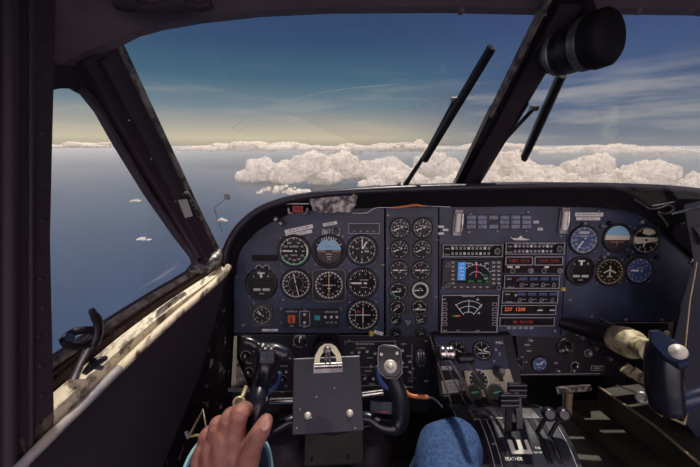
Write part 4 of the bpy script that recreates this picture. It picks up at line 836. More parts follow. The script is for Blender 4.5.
for i in range(12): an = i * PI / 6; mb.seg((a[0] + 6.5 * kd * math.cos(an), a[1] + 6.5 * kd * math.sin(an)), (a[0] + 8.4 * kd * math.cos(an), a[1] + 8.4 * kd * math.sin(an)), .7 * kd, .004, 'white')
child(mb, 'trim_scale', r)
r = empty('position_indicator', PD.mat(474, 392, .005), 'pair of green-tinted round dials below the cream pedestal plate', 'dial')
for px, rr_ in ((474, 7.5), (496, 8)):
    c2 = PD.uv(474, 392, .005); a = (PD.uv(px, 393, .005)[0] - c2[0], PD.uv(px, 393, .005)[1] - c2[1]); X = Matrix.Translation((*a, 0))
    mb = MB(); mb.lathe([(rr_ * kd, -.004), (rr_ * kd, .003), (rr_ * kd * .88, .004)], 'brass', 24, X=X); mb.disc(rr_ * .86 * kd, .0046, mat('dial_green', S(28, 42, 38), .4), 24, a); mb.seg((a[0] - 3 * kd, a[1]), (a[0] + 4 * kd, a[1] + 1 * kd), 1.6 * kd, .005, 'green'); child(mb, 'green_dial', r)
r = empty('paper_placard', PD.mat(449, 384, .002), 'white printed placard beside the left edge of the pedestal', 'placard'); c2 = PD.uv(449, 384, .002)
f2 = lambda px, py: (PD.uv(px, py, .002)[0] - c2[0], PD.uv(px, py, .002)[1] - c2[1])
for n_, (q4, t) in enumerate(((((441, 381), (457, 379), (460, 392), (443, 394)), 'CAUTION'), (((441, 366), (451, 366), (452, 370), (442, 370)), 'PWR'), (((443, 395), (450, 395), (451, 401), (445, 401)), ''), (((457, 380), (466, 380), (470, 390), (460, 391)), ''))):
    mb = MB(); mb.plate([f2(*p) for p in q4], [], 0, .001, 'paper' if n_ < 2 else 'steel')
    if t:
        cx_ = sum(p[0] for p in q4) / 4; cy_ = sum(p[1] for p in q4) / 4
        for j in ((0,) if n_ else (-3.2, 0, 3.2)): a = f2(cx_ + .6, cy_ + j); mb.text(t if n_ else ('CAUTION', 'DO NOT LIFT', 'IN FLIGHT')[int(j / 3.2) + 1], *a, 2.1 * kd, .0012, 'under')
    child(mb, 'printed_label', r)
mb = MB(); mb.tube([PAN.pt(430, 336, .004), P(441, 372, .86), P(452, 405, .80)], .0022, 'brass', 8); mb.tube([P(437, 343, .87), P(450, 372, .85), P(466, 405, .79)], .0016, 'steel', 6)
tag(mb.build('edge_wire'), 'pair of thin brass rods running down the left edge of the pedestal', 'rod')
# levers
def lever(label, name, group, knobpx, d, base, ks, km, armm='steel', kr=.0085, armw=.006, two=False):
    kp = P(*knobpx, d); bp = onD(*base, .0)
    r = empty(name, bp, label, 'lever', group)
    mb = MB(); X1 = Vector((armw / 2, 0, 0)); T = Vector((0, .0035, .0035))
    mb.loft([[q - X1 - T, q + X1 - T, q + X1 + T, q - X1 + T] for q in (bp - Vector((0, 0, .01)), bp.lerp(kp, .5) + Vector((0, 0, .004)), kp)], armm, smooth=False); wchild(mb, 'lever_arm', r)
    mb = MB(); h = ks / 2; prof = [(kr * .8, -h), (kr, -h * .85), (kr, -h * .3), (kr * .93, -h * .2), (kr * .93, h * .2), (kr, h * .3), (kr, h * .85), (kr * .8, h)]
    mb.lathe(prof, km, 20, X=Matrix.Translation(kp) @ Matrix.Rotation(PI / 2, 4, 'Y')); wchild(mb, 'lever_knob', r)
    return r
lever('throttle lever with a worn chrome barrel knob on the pedestal', 'throttle_lever', 'throttle levers', (446.5, 353), .77, (476, 404), .036, 'chrome', kr=.017)
lever('throttle lever with a black barrel knob beside the chrome one', 'throttle_lever', 'throttle levers', (465.5, 358), .765, (494, 404), .036, 'black', kr=.012)
for px, py, bx, lb, d in ((509, 400, (508, 430), 'propeller lever with black ribbed knob, nearer of the stacked pair', .67), (517, 390, (520, 430), 'propeller lever with black ribbed knob, farther of the stacked pair', .70)):
    r = lever(lb, 'propeller_lever', 'propeller levers', (px, py), d, bx, .036, 'black', armm='black', kr=.008, armw=.012)
    for j in (-1, 0, 1):
        kp = P(px, py + j * 5, d - .004); mb = MB(); mb.tube([kp - Vector((.018, 0, 0)), kp + Vector((.018, 0, 0))], .0052, 'yokeb', 10); wchild(mb, 'knob_rib', r)
for px, py, bx, lb in ((548.5, 414, (536, 432), 'condition lever with blue-black round knob, left of its pair'), (563, 414.5, (548, 436), 'condition lever with blue-black round knob, right of its pair')):
    kp = P(px, py, .66); bp = onD(*bx); r = empty('condition_lever', bp, lb, 'lever', 'condition levers')
    mb = MB(); mb.tube([bp - Vector((0, 0, .01)), bp.lerp(kp, .5), kp], .004, 'black', 8); wchild(mb, 'lever_arm', r)
    mb = MB(); mb.lathe([(.006, -.012), (.0125, -.010), (.0135, 0), (.0125, .008), (.008, .012)], 'yokeb', 20, X=orient(CAM - kp + Vector((.2, 0, -.1)), at=kp)); wchild(mb, 'lever_knob', r)
# ------------------------------------------------------------------ pilot control yoke
DY = .60
def Y(px, py, d=DY): return P(px, py, d)
r = empty('control_yoke', Y(327, 405, DY + .05), 'pilot control yoke with black horns around the slate clipboard', 'control yoke')
hl = smoothpts([Y(266, 352), Y(265, 368), Y(261, 385, .585), Y(257, 403, .56), Y(254, 420, .555), Y(256, 433, .56), Y(266, 434, .575), Y(280, 426, .59), Y(295, 420, .60), Y(312, 425, .61), Y(330, 430, .61)], 5)
mb = MB(); n = len(hl); mb.tube(hl, [.0155 if i < n * .45 else .0155 - .006 * min(1, (i - n * .45) / (n * .2)) for i in range(n)], 'yokeb', 14); wchild(mb, 'left_horn', r)
hr = smoothpts([Y(390, 362), Y(393, 378), Y(398, 392), Y(401, 406), Y(401, 418), Y(395, 427), Y(382, 426), Y(366, 417, .61), Y(350, 425, .61), Y(330, 430, .61)], 5)
mb = MB(); n = len(hr); mb.tube(hr, [.0150 if i < n * .5 else .0150 - .005 * min(1, (i - n * .5) / (n * .2)) for i in range(n)], 'yokeb', 14); wchild(mb, 'right_horn', r)
mb = MB(); mb.tube(smoothpts([Y(244, 341), Y(252, 343), Y(262, 349), Y(275, 350), Y(286, 355), Y(293, 361)], 5), [.004] + [.009] * 8 + [.013] * 12 + [.009, .008, .007, .006, .004], 'yokeb', 14); wchild(mb, 'left_horn_head', r)
kY = DY / FPX
mb = MB(); X = Matrix.Translation(Y(267, 357, DY - .016)) @ orient(CAM - Y(267, 357)).to_3x3().to_4x4() @ Matrix.Rotation(-.12, 4, 'Z')
mb.box((0, 0, 0), (15 * kY, 13 * kY, .012), 'black', X=X, bev=2 * kY); wchild(mb, 'switch_block', r)
for i in (-1, 1):
    for j in (0, 1): mb = MB(); mb.box((i * 3.3 * kY, (-1.2 + j * 4.6) * kY, .007), (5.6 * kY, 3.8 * kY, .004), 'navy', X=X); wchild(mb, 'rocker_switch', r)
mb = MB()
for i in range(5): mb.lathe([(1.5 * kY, 0), (1.3 * kY, .008)], 'chrome', 8, X=Matrix.Translation(Y(262.5 + 2.9 * i, 346 + (i % 2) * 2.2, DY - .016)) @ orient(CAM - Y(267, 357)).to_3x3().to_4x4())
wchild(mb, 'trim_button', r)
mb = MB(); mb.lathe([(4.5 * kY, 0), (4.2 * kY, .006), (2.5 * kY, .008)], 'steel', 16, X=orient(CAM - Y(261, 380), at=Y(260, 379, DY - .014))); wchild(mb, 'horn_bolt', r)
mb = MB(); mb.tube(smoothpts([Y(280, 373, .64), Y(278, 383, .64), Y(271, 391, .64), Y(266, 394, .64)], 4), .004, 'blued', 8); wchild(mb, 'blue_cable', r)
# right horn head plate
Xh = orient(CAM - Y(389, 362), at=Y(389.5, 362, DY - .012))
mb = MB(); pl = [(-11, 13), (-6, 15.5), (5, 15), (10.5, 12), (11.5, 0), (12, -9), (8, -14), (-3, -14.5), (-10, -9), (-11.5, 2)]
mb.loft([[Vector((x * kY * s_, y * kY * s_, z)) for x, y in pl] for z, s_ in ((-.010, .8), (-.004, 1), (.004, 1), (.007, .9))], 'yokeb', smooth=False, X=Xh); wchild(mb, 'right_horn_head', r)
mb = MB(); mb.tube([Xh @ Vector((x * kY * 1.0, y * kY * 1.0, .005)) for x, y in pl + pl[:1]], .0012, 'steel', 6); wchild(mb, 'head_edging', r)
mb = MB(); mb.lathe([(6.4 * kY, .006), (6.2 * kY, .010), (4.6 * kY, .011), (2.2 * kY, .012), (2 * kY, .017), (1.2 * kY, .018)], 'pale', 24, X=Xh @ Matrix.Translation((1 * kY, -4 * kY, 0))); wchild(mb, 'thumb_button', r)
for x, y in ((-8, 6.5), (7, 8.5)): mb = MB(); mb.lathe([(1.9 * kY, .006), (1.6 * kY, .009)], 'chrome', 10, X=Xh @ Matrix.Translation((x * kY, y * kY, 0))); wchild(mb, 'screw', r)
mb = MB(); mb.tube(smoothpts([Y(378, 366, .615), Y(379, 377, .615), Y(384, 386, .615), Y(390, 389, .615)], 4), .0045, 'blued', 8); wchild(mb, 'blue_cable', r)
mb = MB(); mb.tube([Y(327, 405, DY + .02), PAN.pt(327, 372, 0)], .016, 'steel', 16); mb.lathe([(.035, -.02), (.04, .0), (.03, .03)], 'black', 20, X=orient(CAM - Y(327, 405), at=Y(327, 405, DY + .04))); wchild(mb, 'hub', r)
mb = MB(); mb.tube([Y(270, 401, .63), Y(330, 399, .63), Y(383, 392, .63)], .0058, 'chrome', 12); wchild(mb, 'cross_rod', r)
mb = MB(); c_ = Y(381, 408, .635); X = orient(CAM - c_, at=c_); mb.box((0, 0, 0), (24 * kY, 12 * kY, .02), 'gripb', X=X, bev=2 * kY); mb.box((2 * kY, -3.4 * kY, .0106), (9 * kY, 1 * kY, .001), 'redp', X=X); wchild(mb, 'map_light', r)
# clipboard on the yoke
cc_ = Y(327.5, 394, DY - .022); X = orient(CAM - cc_ + Vector((0, -.02, 0)), at=cc_)
r = empty('clipboard', X, 'square slate blue chart clipboard fixed on the pilot yoke', 'clipboard')
ck = (DY - .022) / FPX
mb = MB(); mb.box((0, 0, 0), (69 * ck, 68 * ck, .005), 'clip', bev=2 * ck); child(mb, 'board', r)
mb = MB(); mb.tube([Vector((-34 * ck, 34.2 * ck, 0)), Vector((34 * ck, 34.2 * ck, 0))], .0012, 'steel', 6); child(mb, 'top_edge', r)
for x in (-19.5, 21.5): mb = MB(); mb.lathe([(3.4 * ck, .002), (3.2 * ck, .004), (1.4 * ck, .0055)], 'pale', 18, X=Matrix.Translation((x * ck, -18 * ck, 0))); child(mb, 'rivet', r)
mb = MB()
for x, y in ((-11, -2), (7, 5), (-30, -28), (-8, 25), (26, -31), (-16, -20), (-27, -12)): mb.disc(.45 * ck, .00262, 'white', 6, (x * ck, y * ck))
child(mb, 'paint_speck', r)
c_ = Y(328, 356, DY - .024); X = orient(CAM - c_, at=c_)
r = empty('clipboard_clip', X, 'large cream and chrome spring clip at the top of the clipboard', 'clip')
mb = MB(); pts = [(-14, -8), (-12.5, 1), (-8, 8.5), (-3, 11.5), (3, 11.5), (8, 8.5), (12.5, 1), (14, -8), (8.5, -8), (7.5, 0), (3, 5.5), (-3, 5.5), (-7.5, 0), (-8.5, -8)]
mb.loft([[Vector((x * ck, y * ck, z)) for x, y in pts] for z in (0.004, .009)], 'cream', smooth=False); child(mb, 'clip_arch', r)
mb = MB(); mb.box((0, -11 * ck, .006), (28.5 * ck, 8.5 * ck, .002), 'steel'); mb.tube([Vector((-13.2 * ck, -8.5 * ck, .009)), Vector((13.2 * ck, -8.5 * ck, .009))], 3 * ck, 'chrome', 14); child(mb, 'jaw', r)
mb = MB(); mb.lathe([(3.9 * ck, .004), (3.9 * ck, .012), (2.8 * ck, .015), (0, .0155)], 'steel', 20, X=Matrix.Translation((-.5 * ck, 5.5 * ck, 0))); mb.tube([Vector((x * ck, 4 * ck, .010)) if i == 0 else Vector((x * ck, -7 * ck, .012)) for i, x in ((0, -1.5), (1, -2.5))], 1.2 * ck, 'chrome', 8); mb.tube([Vector((1 * ck, 4 * ck, .010)), Vector((2 * ck, -7 * ck, .012))], 1.2 * ck, 'chrome', 8); child(mb, 'spring', r)
# dark dome behind the clip
c_ = PAN.pt(328, 348, -.01); r = empty('column_boot_cover', orient(PAN.n, at=c_), 'dark rounded cover behind the clipboard clip', 'cover')
mb = MB(); mb.loft([[Vector((x * k * s_, y * k * s_, z)) for x, y in ((-15, -30), (15, -30), (15, 4), (12, 13), (6, 18), (-6, 18), (-12, 13), (-15, 4))] for z, s_ in ((0, 1), (.03, .98), (.05, .88))], 'black', smooth=False); child(mb, 'cover_shell', r)
mb = MB(); mb.lathe([(2.4 * k, .05), (2 * k, .053)], 'steel', 10, X=Matrix.Translation((0, 4 * k, 0))); child(mb, 'screw', r)
# cable with orange sleeve
mb = MB(); pts = smoothpts([P(404, 385, .66), P(406, 392, .66), P(412, 396, .66), P(425, 397, .66), P(434, 399, .67), P(442, 407, .68)], 5)
mb.tube(pts[:6], .002, 'grey', 8); mb.tube(pts[5:17], .0042, mat('orange_sleeve', S(196, 112, 62), .5), 10); mb.tube(pts[16:], .0022, 'steel', 8)
tag(mb.build('sleeved_cable'), 'short cable with orange sleeve between right horn and knee', 'cable')
# mount box below the clipboard
c_ = P(334, 446, .78); r = empty('column_box', orient(CAM - c_, at=c_), 'grey-green metal box below the clipboard at the foot of the control column', 'box'); kb = .78 / FPX
mb = MB(); mb.box((0, 0, -.03), (60 * kb, 32 * kb, .06), 'ogrn', bev=3 * kb); child(mb, 'box_body', r)
for x in (-22, 14): mb = MB(); mb.lathe([(1.9 * kb, 0), (1.6 * kb, .003)], 'under', 10, X=Matrix.Translation((x * kb, -10 * kb, 0))); child(mb, 'bolt', r)
for px, lb in ((282, 'ribbed dark rubber boot left of the grey-green box'), (372, 'ribbed dark rubber boot right of the grey-green box')):
    b0 = P(px, 436, .86); r = empty('rubber_boot', b0, lb, 'boot', 'rubber boots beside the control column')
    mb = MB(); mb.lathe([(.05 + .008 * (i % 2), -.10 + .02 * i) for i in range(8)] + [(.03, .06)], 'boot', 24, X=Matrix.Translation(b0 - Vector((0, 0, .06)))); wchild(mb, 'boot_bellows', r)
    mb = MB(); mb.lathe([(.064, -.2), (.064, -.18)], 'under', 24, X=Matrix.Translation(b0 - Vector((0, 0, .0)))); wchild(mb, 'boot_flange', r)
# ------------------------------------------------------------------ copilot side
r = empty('control_yoke', P(620, 345, .74), 'copilot control yoke with cream bolted shaft and blue grip on the right', 'control yoke')
mb = MB(); s0_, s1_ = P(619, 339, .82), P(652, 352, .68)
mb.tube([P(560, 322, .93), P(590, 330, .89), s0_], [.016, .024, .030], 'black', 16); wchild(mb, 'shaft_sleeve', r)
mb = MB(); ax_ = s1_ - s0_
mb.tube([s0_, s0_ + ax_ * .25, s0_ + ax_ * .3, s0_ + ax_ * .45, s0_ + ax_ * .5, s0_ + ax_], [.032, .034, .028, .032, .022, .022], 'tan', 20); wchild(mb, 'shaft', r)
for i, (px, py) in enumerate(((624, 367), (632, 371), (641, 376))):
    mb = MB(); p = P(px, py, .74 - .02 * i); mb.tube([p, p + Vector((.012, -.012, -.008)), p + Vector((.020, -.02, -.012))], [.012, .011, .006], 'tan', 12); wchild(mb, 'bolt', r)
mb = MB(); g0, g1 = P(659, 347, .60), P(668, 412, .60)
mb.tube(smoothpts([P(666, 345, .60), P(663, 365, .60), P(664, 390, .60), P(668, 412, .60)], 5), [.026] + [.030] * 11 + [.028] * 3 + [.022], 'yokeb', 20, flat=.8); wchild(mb, 'grip', r)
c_ = P(667, 348, .575); X = orient(CAM - c_ + Vector((0, 0, .25)), at=c_)
X = X @ Matrix.Rotation(-.45, 4, 'Z')
mb = MB(); mb.loft([[Vector((x * .00172 * s_, y * .00172 * s_, z)) for x, y in ((-20, 4), (-15, 10), (0, 11), (14, 8), (20, 0), (17, -8), (5, -10), (-12, -6))] for z, s_ in ((-.02, 1), (.0, 1), (.006, .85))], 'gripb', smooth=False, X=X); wchild(mb, 'grip_cap', r)
mb = MB(); c2 = P(678, 352, .562); mb.lathe([(.0125, -.004), (.0125, .003), (.009, .004), (.005, .007), (0, .008)], 'pale', 24, X=orient(CAM - c2 + Vector((0, 0, .2)), at=c2)); wchild(mb, 'thumb_button', r)
mb = MB(); c2 = P(642, 398, .66); mb.lathe([(.012, -.006), (.012, .004), (.006, .006), (.005, .002)], 'steel', 20, X=orient(CAM - c2, at=c2)); wchild(mb, 'hub_cap', r)
mb = MB(); mb.tube(smoothpts([P(668, 410, .6), P(676, 408, .6), P(688, 400, .59), P(712, 392, .58)], 4), .014, 'gripb', 14); wchild(mb, 'cross_arm', r)
mb = MB(); mb.tube([P(652, 408, .62), P(663, 416, .61)], .003, 'brass', 8); wchild(mb, 'wire_clip', r)
mb = MB(); mb.tube([P(672, 418, .62), P(684, 424, .62), P(687, 412, .62), P(673, 417, .62)], .003, 'brass', 8); wchild(mb, 'wire_clip', r)
r = empty('control_chain', P(600, 350, .8), 'dark chain and linkage running beside the copilot yoke shaft', 'chain')
for i in range(14):
    p = P(583 + 4.6 * i, 338 + 3.6 * i, .86 - .008 * i); mb = MB(); mb.tube([p - Vector((.004, 0, -.003)), p + Vector((.004, 0, -.003))], .0042, 'steel' if i % 3 == 0 else 'black', 8); wchild(mb, 'chain_link', r)
mb = MB(); mb.tube([P(616, 385, .78), P(655, 400, .7)], .002, 'brass', 6); mb.tube([P(600, 318, .9), P(640, 338, .82)], .002, 'steel', 6); wchild(mb, 'link_rod', r)
# brass hook near the right edge
r = empty('lever_bracket', P(668, 326, .85), 'small cream lever bracket above the copilot grip', 'bracket')
mb = MB(); mb.loft([[P(*p, .85) for p in ((667, 336), (669, 322), (674, 322), (672, 337))], [P(*p, .83) for p in ((667, 336), (669, 322), (674, 322), (672, 337))]], 'cream', smooth=False); wchild(mb, 'arm_plate', r)
mb = MB(); mb.lathe([(.006, -.004), (.006, .004)], 'brass', 12, X=orient(CAM - P(667, 333, .82), at=P(667, 333, .825))); wchild(mb, 'pin', r)
r = empty('rudder_pedal', P(573, 390, .98), 'worn gold rudder pedal plate on a post in the copilot footwell', 'pedal')
mb = MB(); mb.loft([[P(*p, 1.0) for p in ((556, 386), (590, 384), (591, 389), (558, 392))], [P(*p, .96) for p in ((556, 389), (591, 386), (591, 391), (558, 394))]], 'scuff', smooth=False); mb.tube([P(558, 393, .965), P(591, 389, .965)], .003, 'brass', 8); wchild(mb, 'tread', r)
mb = MB(); mb.tube([P(569, 392, .98), P(568, 415, 1.0)], .010, 'brass', 10); mb.tube([P(563, 392, .98), P(563, 412, 1.0)], .003, 'steel', 8); wchild(mb, 'pedal_post', r)
w = MB(); q = [P(548, 412, 1.02), P(620, 412, 1.02), P(640, 470, .85), P(545, 470, .85)]
w.loft([q, [p - Vector((0, 0, .03)) for p in q]], 'ogrn', smooth=False); tag(w.build('footwell_plate'), 'dark grey-green plate on the copilot footwell floor', 'plate')
# side console bottom right
w = MB(); e = [P(600, 388, 1.0), P(652, 424, .82), P(702, 466, .68), P(760, 515, .58)]
w.loft([[p, p + Vector((.25, .0, .03)), Vector((p.x + .25, p.y, .01)), Vector((p.x + .1, p.y, .01)), p + Vector((0, 0, -.16)), p + Vector((0, 0, -.012))] for p in e], 'olive', smooth=False)
w.tube([p + Vector((-.002, 0, .002)) for p in e], .0035, 'brass', 6)
tag(w.build('side_console'), 'olive side console with brass edge trim at the lower right', 'console')
w = MB(); e = [P(560, 400, 1.04), P(640, 462, .78), P(700, 510, .68)]
w.loft([[p, p + Vector((.16, 0, .0)), p + Vector((.16, 0, -.03)), p - Vector((0, 0, .03))] for p in e], 'olive', smooth=False); tag(w.build('floor_duct'), 'worn olive floor duct below the side console', 'duct')
# right padded pillar and cover
w = MB(); q = [(684, 205), (720, 195), (760, 260), (760, 520), (668, 400), (673, 345), (684, 296), (694, 262)]
w.loft([[P(*p, .80) for p in q], [P(*p, .76) for p in q]], 'navyd', smooth=False); struct(w, 'trim_8')
w = MB(); w.tube(smoothpts([P(*p, .78) for p in ((686, 236), (698, 232), (712, 226), (750, 220))], 4), .03, 'vinyl', 16); w.tube([P(672, 214, .74), P(700, 207, .70)], .003, 'chrome', 6)
tag(w.build('padded_cover'), 'padded black cover at the right end of the glareshield', 'cover')
w = MB(); w.tube([P(697, 262, .74), P(690, 300, .74), P(685, 350, .74)], .0016, 'brass', 6); w.loft([[P(*p, .8) for p in ((683, 297), (688, 290), (685, 307), (680, 308))], [P(*p, .79) for p in ((683, 297), (688, 290), (685, 307), (680, 308))]], 'cream', smooth=False)
tag(w.build('brass_strip'), 'thin brass edge strip down the right padded pillar', 'strip')
# ------------------------------------------------------------------ person (hand, forearm, right leg)
skin = mat('skin', S(158, 106, 94), .6, col2=S(122, 78, 70), scale=60, lo=.35, hi=.7, bump=.15)
skin.node_tree.nodes['Principled BSDF'].inputs['Subsurface Weight'].default_value = .12
skin.node_tree.nodes['Principled BSDF'].inputs['Subsurface Radius'].default_value = (.01, .004, .002)
nail = mat('nail', S(176, 128, 120), .3, coat=.2)
denim = mat('denim', S(28, 50, 90), .85, col2=S(60, 92, 138), scale=220, lo=.35, hi=.7, bump=.4, stretch=(1, 1, .35))
shirt = mat('teal_shirt', S(52, 84, 108), .8, bump=.2, scale=120)
shirt2 = mat('teal_shirt_hem', S(140, 180, 188), .8)
def organic(caps, name, material, parent=None, vox=.0022, smooth=6, sub=None):
    """one continuous skin grown round tapered limbs"""
    mb = MB()
    for pts, rr in caps:
        pts = [Vector(p) for p in pts]
        sp = smoothpts(pts, 5); n = len(sp); ri = []
        for i in range(n):
            t = i / (n - 1) * (len(rr) - 1); a = int(min(t, len(rr) - 2)); ri.append(rr[a] + (rr[a + 1] - rr[a]) * (t - a))
        # rounded ends
        d0 = (sp[0] - sp[1]).normalized(); d1 = (sp[-1] - sp[-2]).normalized()
        sp = [sp[0] + d0 * ri[0] * .95, sp[0] + d0 * ri[0] * .7] + sp + [sp[-1] + d1 * ri[-1] * .7, sp[-1] + d1 * ri[-1] * .95]
        ri = [ri[0] * .3, ri[0] * .72] + ri + [ri[-1] * .72, ri[-1] * .3]
        mb.tube(sp, ri, material, 16)
    o = mb.build(name); m = o.modifiers.new('r', 'REMESH'); m.mode = 'VOXEL'; m.voxel_size = vox; m.use_smooth_shade = True
    s_ = o.modifiers.new('s', 'SMOOTH'); s_.factor = .5; s_.iterations = smooth
    bpy.context.view_layer.update()
    me = bpy.data.meshes.new_from_object(o.evaluated_get(bpy.context.evaluated_depsgraph_get()))
    bpy.data.objects.remove(o); me.materials.clear(); me.materials.append(material)
    for p in me.polygons: p.use_smooth = True
    o = bpy.data.objects.new(name, me); COL.objects.link(o)
    if parent: o.parent = parent; 
    return o
H = .50
def h(px, py, d=H): return P(px, py, d)
body_caps = [
 # forearm and palm
 ([h(214, 560, .52), h(214, 505, .51), h(217, 478, .50)], [.036, .031, .027]),
 ([h(206, 482, .50), h(203, 462, .50), h(206, 446, .505)], [.020, .018, .014]),
 ([h(216, 482, .497), h(213, 458, .493), h(216, 437, .50)], [.020, .019, .0145]),
 ([h(226, 482, .495), h(223, 455, .488), h(226, 430, .494)], [.022, .020, .015]),
 ([h(236, 482, .498), h(234, 455, .49), h(235, 428, .492)], [.022, .020, .0155]),
 # index: bends over the horn
 ([h(235, 430, .492), h(240, 414, .490), h(244, 409, .515), h(248, 410, .55), h(257, 414, .59)], [.0145, .0128, .0115, .0105, .0085]),
 ([h(226, 434, .494), h(229, 419, .494), h(234, 414, .515), h(244, 417, .555), h(256, 420, .595)], [.0145, .0125, .0115, .0105, .0085]),
 ([h(216, 440, .50), h(217, 426, .498), h(223, 423, .52), h(238, 427, .56), h(252, 429, .595)], [.0135, .012, .011, .010, .008]),
 ([h(206, 449, .507), h(206, 437, .506), h(213, 431, .52), h(228, 434, .545), h(240, 438, .558)], [.0125, .011, .0098, .009, .0075]),
 # thumb
 ([h(236, 478, .497), h(246, 464, .485), h(251, 450, .476)], [.022, .0185, .0150]),
 ([h(251, 450, .476), h(256, 439, .473), h(262, 429, .478), h(266, 421, .485)], [.0150, .0138, .0128, .0105]),
]
person = organic(body_caps, 'person', skin)
tag(person, 'pilot with left hand holding the yoke horn, blue jeans knee beside the pedestal', 'person')
# knuckle-side nail on the thumb
nc = h(265, 425, .4695); X = orient((CAM - nc), at=nc) @ Matrix.Rotation(math.radians(-32), 4, 'Z')
mb = MB(); rg = []
for j in range(7):
    t = j / 6; y = (-.0075 + .015 * t); wd = .0058 * math.sqrt(max(0.05, 1 - abs(2 * t - 1) ** 3)); rg.append([Vector((wd * u_, y, .0012 * (1 - u_ * u_) + .0004)) for u_ in (-1, -.5, 0, .5, 1)])
mb.loft(rg, nail, closed=False, caps=False, X=X); o = mb.build('thumbnail', person); o['label'] = 'pale pink thumbnail'
# sleeve: open cuff round the wrist
ax0 = h(229, 474, .55); ax1 = ax0 - (CAM - ax0).normalized() * .3 + Vector((-.03, .0, -.0)); dirn = (ax1 - ax0).normalized()
mb = MB(); X = orient((ax0 - ax1), up=Vector((1, 0, 0)), at=ax0)
mb.lathe([(.064, 0), (.069, .002), (.070, -.006), (.071, -.020), (.066, -.07), (.062, -.20), (.058, -.20), (.060, -.07), (.064, -.01), (.064, 0)], shirt, 40, X=X, caps=False); sl = mb.build('shirt_sleeve', person); sl['label'] = 'blue-teal rolled sleeve'
mb = MB(); mb.lathe([(.0655, -.001), (.0695, .0032), (.0722, -.001), (.0722, -.008), (.0700, -.008)], shirt2, 40, X=X, caps=False); q_ = mb.build('sleeve_hem', sl); q_['label'] = 'pale teal hem of the sleeve'
# leg in jeans
kn = P(457, 451, .53)
leg = organic([
 ([kn + Vector((-.02, .0, -.004)), kn.lerp(Vector((.10, .0, .60)), .5), Vector((.10, -.02, .56))], [.046, .060, .085]),
 ([kn + Vector((.0, .012, -.004)), kn + Vector((-.01, .06, -.14)), Vector((.10, .62, .18)), Vector((.10, .64, .10))], [.045, .054, .050, .045]),
 ([Vector((.10, .0, .56)), Vector((-.02, -.06, .52)), Vector((-.16, .0, .55))], [.085, .095, .085]),
 ([Vector((-.16, -.02, .55)), Vector((-.17, .2, .57)), Vector((-.17, .40, .56))], [.085, .068, .052]),
 ([Vector((-.17, .40, .56)), Vector((-.14, .50, .35)), Vector((-.12, .62, .12))], [.052, .055, .045]),
], 'jeans', denim, person, vox=.005, smooth=8); leg['label'] = 'faded blue denim jeans'
mb = MB(); s_pts = [P(438, 418, .50), P(446, 440, .46), P(452, 470, .43)]
for nm, a in (('shoe', (.10, .68, .06)), ('shoe', (-.12, .66, .06))):
    mb = MB(); mb.tube([Vector(a) + Vector((0, -.08, .01)), Vector(a), Vector(a) + Vector((0, .1, -.015)), Vector(a) + Vector((0, .16, -.02))], [.036, .04, .036, .02], 'boot', 14); mb.build(nm, person)
# ------------------------------------------------------------------ sea and clouds
sea = mat('sea_water', S(20, 46, 80), .34, col2=S(26, 54, 90), scale=.004, lo=.35, hi=.7)
SEA = -420.0
R_ = 60000
me = MB(); me.add([(R_ * math.cos(2 * PI * i / 64), R_ * math.sin(2 * PI * i / 64), SEA) for i in range(64)], [tuple(range(64))], sea); o = struct(me, 'sea')
hz = bpy.data.materials.new('sea_haze'); hz.use_nodes = True; hn = hz.node_tree; hn.nodes.remove(hn.nodes['Principled BSDF'])
vs = hn.nodes.new('ShaderNodeVolumeScatter'); vs.inputs['Color'].default_value = (.72, .76, .68, 1); vs.inputs['Density'].default_value = 1 / 9000; vs.inputs['Anisotropy'].default_value = 0.1
hn.links.new(vs.outputs[0], hn.nodes['Material Output'].inputs['Volume'])
me = MB(); me.lathe([(R_ * .98, SEA + 1), (R_ * .98, -25)], hz, 64, smooth=False); o = me.build('sea_haze'); tag(o, 'pale haze lying over the sea up to the horizon', 'haze', kind='stuff')
cloudm = mat('cloud_white', (.90, .84, .73), 1.0, spec=0)
cb_ = cloudm.node_tree.nodes['Principled BSDF']; cb_.inputs['Roughness'].default_value = 1
def softcloud():
    nt = cloudm.node_tree; N = nt.nodes; L = nt.links
    cb_.inputs['Emission Color'].default_value = (0, 0, 0, 1)
    tc = N.new('ShaderNodeTexCoord'); nz = N.new('ShaderNodeTexNoise'); nz.inputs['Scale'].default_value = .02; nz.inputs['Detail'].default_value = 8
    L.new(tc.outputs['Object'], nz.inputs['Vector'])
    tl = N.new('ShaderNodeBsdfTranslucent'); tl.inputs[0].default_value = (.90, .84, .74, 1)
    mx = N.new('ShaderNodeMixShader'); mx.inputs[0].default_value = .4
    tr = N.new('ShaderNodeBsdfTransparent'); lw = N.new('ShaderNodeLayerWeight'); lw.inputs[0].default_value = .35
    rp = N.new('ShaderNodeValToRGB'); rp.color_ramp.elements[0].position = .1; rp.color_ramp.elements[1].position = .8
    ad = N.new('ShaderNodeMath'); ad.operation = 'ADD'; ml = N.new('ShaderNodeMath'); ml.operation = 'MULTIPLY_ADD'; ml.inputs[1].default_value = .8; ml.inputs[2].default_value = -.4
    L.new(nz.outputs[0], ml.inputs[0]); L.new(lw.outputs['Facing'], ad.inputs[0]); L.new(ml.outputs[0], ad.inputs[1]); L.new(ad.outputs[0], rp.inputs[0])
    m2 = N.new('ShaderNodeMixShader'); L.new(cb_.outputs[0], mx.inputs[1]); L.new(tl.outputs[0], mx.inputs[2])
    L.new(rp.outputs[0], m2.inputs[0]); L.new(mx.outputs[0], m2.inputs[1]); L.new(tr.outputs[0], m2.inputs[2]); L.new(m2.outputs[0], N['Material Output'].inputs[0])
softcloud()
